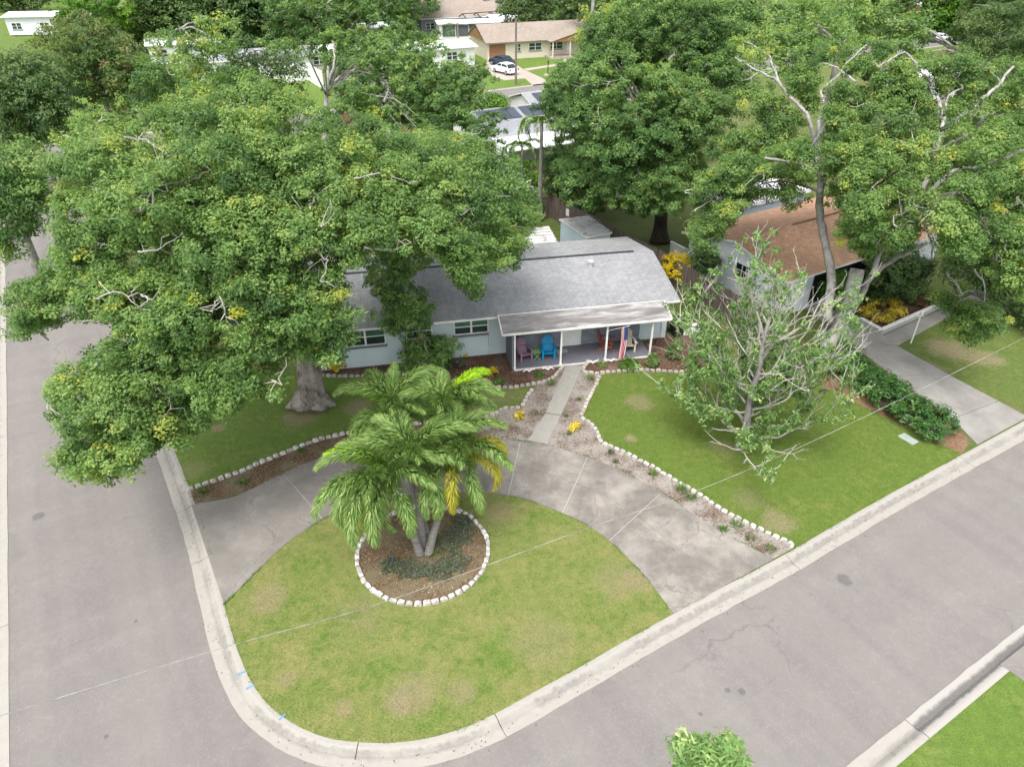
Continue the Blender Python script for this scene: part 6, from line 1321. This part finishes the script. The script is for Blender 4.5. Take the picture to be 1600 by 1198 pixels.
def car(loc, rz, paint, label, L=4.45):
    r = tag(empty('car', loc, rz), label, 'car', 'cars on the tan house driveway'); w = .88
    pr_ = [(-L / 2, .35), (-L / 2 + .03, .78), (-L * .38, .92), (-L * .22, .98), (L * .30, .95), (L * .46, .78), (L / 2, .55), (L / 2 - .02, .3)]
    mb = MB(); n = len(pr_)
    for y, s in ((-w, .0), (-w * .92, .06), (w * .92, .06), (w, .0)): mb.v += [(x, y, z + (s if 1 < i < 6 else 0)) for i, (x, z) in enumerate(pr_)]
    for k in range(3):
        for i in range(n): j = (i + 1) % n; mb.f.append((k * n + i, k * n + j, (k + 1) * n + j, (k + 1) * n + i))
    mb.f += [tuple(range(n)), tuple(range(3 * n, 4 * n))[::-1]]; mb.build('body', paint, r)
    def cab(z0, z1, x0, x1, x2, x3, yw, yt): return [(x0, -yw, z0), (x3, -yw, z0), (x3, yw, z0), (x0, yw, z0), (x1, -yt, z1), (x2, -yt, z1), (x2, yt, z1), (x1, yt, z1)]
    FF = [(0, 1, 5, 4), (1, 2, 6, 5), (2, 3, 7, 6), (3, 0, 4, 7)]
    MB().add(cab(.96, 1.38, -L * .42, -L * .25, L * .10, L * .30, .80, .64), FF).build('window_band', M['glass_dark'], r)
    MB().add(cab(1.375, 1.47, -L * .27, -L * .22, L * .07, L * .12, .68, .60), FF + [(4, 5, 6, 7)]).build('roof', paint, r)
    pl = MB()
    for s_ in (-1, 1):
        for (xa, xb) in ((-L * .40, -L * .25), (L * .28, L * .10), (-.1, -.1)): pl.bar((xa, s_ * .80, .96), (xb, s_ * .655, 1.4), .07, .05)
    pl.build('pillar', paint, r)
    for sx in (-L * .31, L * .31):
        for s_ in (-1, 1):
            t_ = MB().tube([(sx, s_ * .70, .32), (sx, s_ * .90, .32)], .32, 16).build('wheel', M['tyre'], r); MB().tube([(sx, s_ * .902, .32), (sx, s_ * .915, .32)], .2, 12).build('rim', M['rim'], t_)
    for s_ in (-1, 1):
        MB().box(L / 2 - .12, L / 2 + .01, s_ * .72 - .14, s_ * .72 + .14, .6, .74).build('headlight', M['lamp'], r); MB().box(-L / 2 - .01, -L / 2 + .1, s_ * .74 - .12, s_ * .74 + .12, .68, .88).build('tail_light', M['red_lamp'], r)
cq = G(789, 115); car((cq.x, cq.y, .03), math.radians(128), M['car_white'], 'white hatchback parked on the pale driveway, nearer the street')
cq = G(784, 103); car((cq.x, cq.y, .03), math.radians(128), M['car_blue'], 'dark blue hatchback parked by the brown garage door')
pu = G(806, 133); up_ = tag(empty('utility_pole', pu), 'tall brown utility pole at the kerb before the cream house', 'utility pole')
MB().tube([(0, 0, 0), (0, 0, 8.2)], [.17, .12], 10).build('pole', M['pole'], up_); MB().bar((-.9, 0, 7.7), (.9, .3, 7.7), .1, .1).build('crossarm', M['pole'], up_); MB().tube([(.3, .1, 6.6), (.3, .1, 7.3)], .2, 10).build('transformer', M['steel'], up_)
pu = G(717, 92); up2 = tag(empty('utility_pole', pu), 'short dark pole with a crossarm left of the tan roof', 'utility pole'); MB().tube([(0, 0, 0), (0, 0, 5.2)], [.16, .11], 8).build('pole', M['pole'], up2); MB().bar((-1.6, .6, 5.0), (1.6, -.6, 5.0), .14, .14).build('crossarm', M['pole'], up2)
bb = tag(empty('bird_bath', G(856, 118)), 'small dark post lamp in a stone ring on the far lawn', 'lamp post'); MB().tube([(0, 0, 0), (0, 0, 1.6), (0, 0, 1.9)], [.06, .06, .14], 8).build('post', M['dark'], bb); MB().tube([(0, 0, 0), (0, 0, .15)], [.6, .55], 12).build('base', M['block_tan'], bb); bb.name = 'lamp_post.001'
# grey roofed house with solar panels
SA = math.radians(27); SO = G(770, 217, 2.6); SO.z = 0
sol = tag(empty('house', SO, SA), 'grey roofed house with dark solar panels and white patio cover', 'house')
house_walls(sol, .3, 15, .5, 5.2, 10, 2.6, 3.8, M['white']); gable_roof(sol, 0, 15.5, 0, 5.2, 10.4, 2.6, 4.0, M['roof_lightgrey'], None, M['white'])
def on_roof(x, y): return (x, y, 2.6 + 1.4 * y / 5.2 + .07)
for (xa, xb, ya, yb) in ((.35, 4.6, 2.9, 4.8), (5.0, 8.5, 2.9, 4.8)):
    f = 4; pn = tag(MB().build('solar_array', None, sol), 'dark solar panel array') if False else None
    for k in range(f):
        a = xa + (xb - xa) * k / f + .03; b = xa + (xb - xa) * (k + 1) / f - .03; q = [on_roof(a, ya), on_roof(b, ya), on_roof(b, yb), on_roof(a, yb)]
        MB().add(q + [(x, y, z - .05) for x, y, z in q], [(0, 1, 2, 3), (0, 4, 5, 1), (1, 5, 6, 2), (2, 6, 7, 3), (3, 7, 4, 0)]).build('solar_panel', M['solar'], sol)
MB().add([(-.1, -3.2, 2.25), (7.5, -3.2, 2.25), (7.5, .05, 2.6), (-.1, .05, 2.6), (-.1, -3.2, 2.15), (7.5, -3.2, 2.15), (7.5, .05, 2.5), (-.1, .05, 2.5)], [(0, 1, 2, 3), (7, 6, 5, 4), (0, 4, 5, 1), (1, 5, 6, 2), (3, 7, 4, 0)]).build('patio_roof', M['white_metal'], sol)
for x in (.0, 3.4, 7.3): MB().box(x - .08, x + .08, -3.1, -2.95, 0, 2.2).build('patio_post', M['white'], sol)
MB().box(-.15, -.05, -3.1, .4, 0, 2.3).build('wall', M['white'], sol)
sol2 = tag(empty('house', G(812, 161), SA), 'second grey roof with black solar sheets behind the patio house', 'house'); 
cq = G(838, 172, 2.5); sol2.location = (cq.x, cq.y, 0)
house_walls(sol2, .3, 12, .3, 3.5, 7, 2.4, 3.3, M['white']); gable_roof(sol2, 0, 12.3, 0, 3.5, 7.3, 2.5, 3.6, M['roof_lightgrey'], None, M['white'])
for k in range(3): q = [(1 + k * 1.6, .5, 2.75), (2.4 + k * 1.6, .5, 2.75), (2.4 + k * 1.6, 3.0, 3.53), (1 + k * 1.6, 3.0, 3.53)]; MB().add(q, [(0, 1, 2, 3)]).build('solar_panel', M['solar'], sol2)
# generic far houses
def far_house(px, py, z, L, D_, rise, roofm, wallm, label, an=27, wins=3, screen=False, name='house'):
    o = G(px, py, z); r = tag(empty(name, (o.x, o.y, 0), math.radians(an)), label, 'house', None)
    house_walls(r, .4, L - .4, .5, D_ / 2, D_ - .5, z, z + rise * .85, wallm); gable_roof(r, 0, L, 0, D_ / 2, D_, z, z + rise, roofm, None, M['white'])
    for k in range(wins):
        a = 1 + (L - 2) * k / max(1, wins) + .3
        if screen: f = MB(); w = (L - 2) / wins; f.box(a - .3, a + w - .45, .42, .499, .4, z - .3); f.build('screen_panel', M['screen'], r)
        else: window(r, a, a + 1.7, 1.0, 2.1, .499, 2, 2, gm2=M['glass'])
    return r
far_house(0, 27, 3.2, 17, 8, .5, M['white_metal'], M['nh_wall'], 'white metal roofed house in the top left corner', 8)
far_house(225, 72, 2.8, 11, 8, .9, M['white_metal'], M['white'], 'white ribbed roof between the trees, upper left', 20)
far_house(316, 60, 2.8, 9, 8, .8, M['white_metal'], M['white'], 'white roof peeping right of the yellowish oak', 24)
far_house(290, 100, 2.8, 17, 8, .8, M['roof_lightgrey'], M['white'], 'grey roofed house half hidden behind the yellowish oak', 24)
far_house(262, 175, 2.6, 9, 6, .6, M['white_metal'], M['white'], 'white roof glimpsed through the big oak crown', 27)
far_house(475, 84, 2.7, 9, 7, .4, M['white_metal'], M['tan_wall'], 'white flat roofed house behind the picket fence', 27)
far_house(600, 84, 2.7, 15, 8, .6, M['white_metal'], M['white'], 'long white roofed house left of the tan house', 27)
far_house(548, 46, 2.7, 9, 6, .5, M['white_metal'], M['white'], 'small white roof high between tree crowns', 27)
far_house(655, 30, 2.9, 24, 14, 2.6, M['roof_tan'], M['house_grey'], 'wide tan hip roofed house beyond the tan house', 18)
far_house(683, 38, 2.6, 12, 5, .4, M['white_metal'], M['white'], 'white screened porch in front of the wide tan roof', 14, 4, True, 'sunroom')
far_house(770, 34, 2.7, 8, 6, .8, M['white_metal'], M['house_grey'], 'dark grey walled house with white roof above the pool cage', 20)
far_house(834, 24, 2.8, 16, 8, .6, M['white_metal'], M['white'], 'white sunroom house with dark screens at the top edge', 14, 6, True)
far_house(1438, 8, 2.9, 12, 8, .6, M['white_metal'], M['terracotta'], 'pinkish house with white roof at the top edge, far right', 10)
far_house(1495, 6, 2.9, 10, 8, .9, M['terracotta'], M['tan_wall'], 'cream house with red tiled roof at the top edge, far right', 10)
far_house(1440, 125, 2.8, 9, 7, .5, M['white_metal'], M['white'], 'white roof seen through the bare limbs of the forked oak', 27)
far_house(900, 222, 2.6, 9, 6, .4, M['white_metal'], M['white'], 'white patio roof glimpsed inside the broad dark oak', 27)
far_house(365, 18, 2.8, 12, 7, .8, M['roof_lightgrey'], M['dark'], 'dark open garage house below the treeline, upper left', 20, 0)
# pool cage frames
pc = tag(empty('pool_cage', G(735, 60)), 'black framed screen pool cage behind the tan roof', 'pool cage'); o0 = G(735, 60)
for i in range(5):
    a = G(735 + i * 22, 58 - i * 2) - o0; b = a + E2 * 6; tt = (a + b) / 2 + Vector((0, 0, 3.6))
    for p, q_ in ((a, a + Vector((0, 0, 2.4))), (b, b + Vector((0, 0, 2.4))), (a + Vector((0, 0, 2.4)), tt), (b + Vector((0, 0, 2.4)), tt)): MB().bar(p, q_, .14, .14).build('frame_bar', M['black_metal'], pc)
a = G(735, 58) - o0; b = G(823, 50) - o0
for off in (Vector((0, 0, 2.4)), E2 * 6 + Vector((0, 0, 2.4)), E2 * 3 + Vector((0, 0, 3.6))): MB().bar(a + off, b + off, .14, .14).build('frame_bar', M['black_metal'], pc)
# white fence and lawn upper left
wf = GL([(470, 128), (482, 126), (507, 142)]); board_fence([wf[0] - E1 * 2, wf[0], wf[1], wf[2]], 2.4, 'white board fence round a bright lawn behind the pale trunked oak', M['white'], bw=.25)
tag(MB().prism(GL([(455, 150), (470, 126), (485, 124), (520, 145), (520, 185), (460, 190)]), None, .01).build('bright_lawn', M['lawn_south']), 'bright green lawn behind the white fence', kind='structure')
tag(MB().prism(GL([(1440, 40), (1520, 25), (1525, 70), (1450, 62)]), None, .012).build('bright_lawn', M['lawn_south']), 'bright lawn patch in the upper right', kind='structure')
tag(MB().prism(GL([(640, 4), (790, -4), (800, 20), (640, 24)]), None, .012).build('bright_lawn', M['lawn_south']), 'bright lawn at the top edge', kind='structure')
# distant trees, each on its own
bgt = [((30, -6), 3, (9, 5, 3), 'leaf_dark', 'far dark tree row above the corner house'), ((128, 66), 4, (4.5, 4, 4), 'leaf_olive', 'olive tree left of the white ribbed roof'), ((245, 22), 6, (12, 7, 7), 'leaf_dark', 'far dark tree right of the bright tree'), ((290, 12), 7, (12, 7, 7), 'leaf_dark', 'far dark tree above the white ribbed roof'), ((340, 10), 7, (13, 7, 8), 'leaf_dark', 'far dark tree above the left garage'), ((425, 10), 7, (13, 7, 8), 'leaf_dark', 'far dark tree right of the left garage'), ((480, 5), 7, (13, 7, 8), 'leaf_dark', 'far dark tree over the pale trunked oak'), ((600, 0), 6, (12, 7, 7), 'leaf_oak2', 'far tree at the top edge left of the bright lawn'),
       ((822, 20), 5, (5, 4, 5), 'leaf_dark', 'dark round tree above the tan roof'), ((868, 0), 5, (7, 5, 5), 'leaf_oak2', 'far green tree at the top edge over the sunroom'), ((908, 16), 5, (4, 4, 5), 'leaf_dark', 'dark tree right of the sunroom'), ((772, 8), 4, (3, 3, 3), 'leaf_dark', 'small dark tree above the pool cage'), ((873, 38), 2.2, (4, 3, 2.4), 'leaf_oak2', 'round green bush by the sunroom'), ((715, 2), 3, (3, 3, 3), 'leaf_oak2', 'small lone tree on the bright far lawn'),
       ((1010, 0), 8, (13, 8, 8), 'leaf_dark', 'far tree at the top edge behind the broad dark oak'), ((1420, 0), 6, (12, 7, 7), 'leaf_oak2', 'far tree at the top edge behind the yellowish oak'), ((1490, 12), 5, (6, 5, 6), 'leaf_bright', 'dark green round tree before the bright patch, upper right'), ((1590, 20), 7, (10, 7, 8), 'leaf_dark', 'far tree at the top right corner'), ((560, 100), 2.6, (5, 4, 3), 'leaf_oak2', 'low bush below the white roofs'), ((600, 140), 3, (6, 4, 3.4), 'leaf_dark', 'dark bush behind the pale trunked oak'), ((690, 150), 3, (5, 4, 3.6), 'leaf_oak2', 'green tree left of the far street'), ((920, 150), 4, (5, 4, 4), 'leaf_oak2', 'green tree in front of the far lawn right of the cars')]
def ring_poly(C, R):
    pts = []
    for a in np.linspace(0, 2 * math.pi, 14)[:-1]:
        pts.append((C[0] + R[0] * math.cos(a), C[1], C[2] + R[2] * math.sin(a)))
    q = PXY(np.array(pts)); return [(x, y) for x, y, _ in q]
for i, (q, z, R, m, lb) in enumerate(bgt):
    C = CW(q[0], q[1], z); far_tree('distant_tree', 0, 0, ring_poly(C, R), C, R, M[m], lb, seedv=200 + i, lobe=max(1.0, R[0] * .2), clumps=13, per=20, leaf=(.56, .34) if R[0] > 5 else (.35, .2), cr=(.6, 1.1) if R[0] > 5 else (.4, .7), bias=.12, limbs=4, cat='tree', back=.2)
# parked vehicle glimpsed far right
cq = G(1466, 66); car((cq.x, cq.y, 0), math.radians(20), M['car_white'], 'white car glimpsed past the forked oak limbs, upper right')
bpy.context.view_layer.update()
tri = sum(sum(1 for _ in ()) or len(o.data.loops) - 2 * len(o.data.polygons) for o in bpy.data.objects if o.type == 'MESH'); print('TRIS', tri); tot = sum(len(o.data.polygons) for o in bpy.data.objects if o.type == 'MESH'); print('faces', tot, 'objects', len(bpy.data.objects))
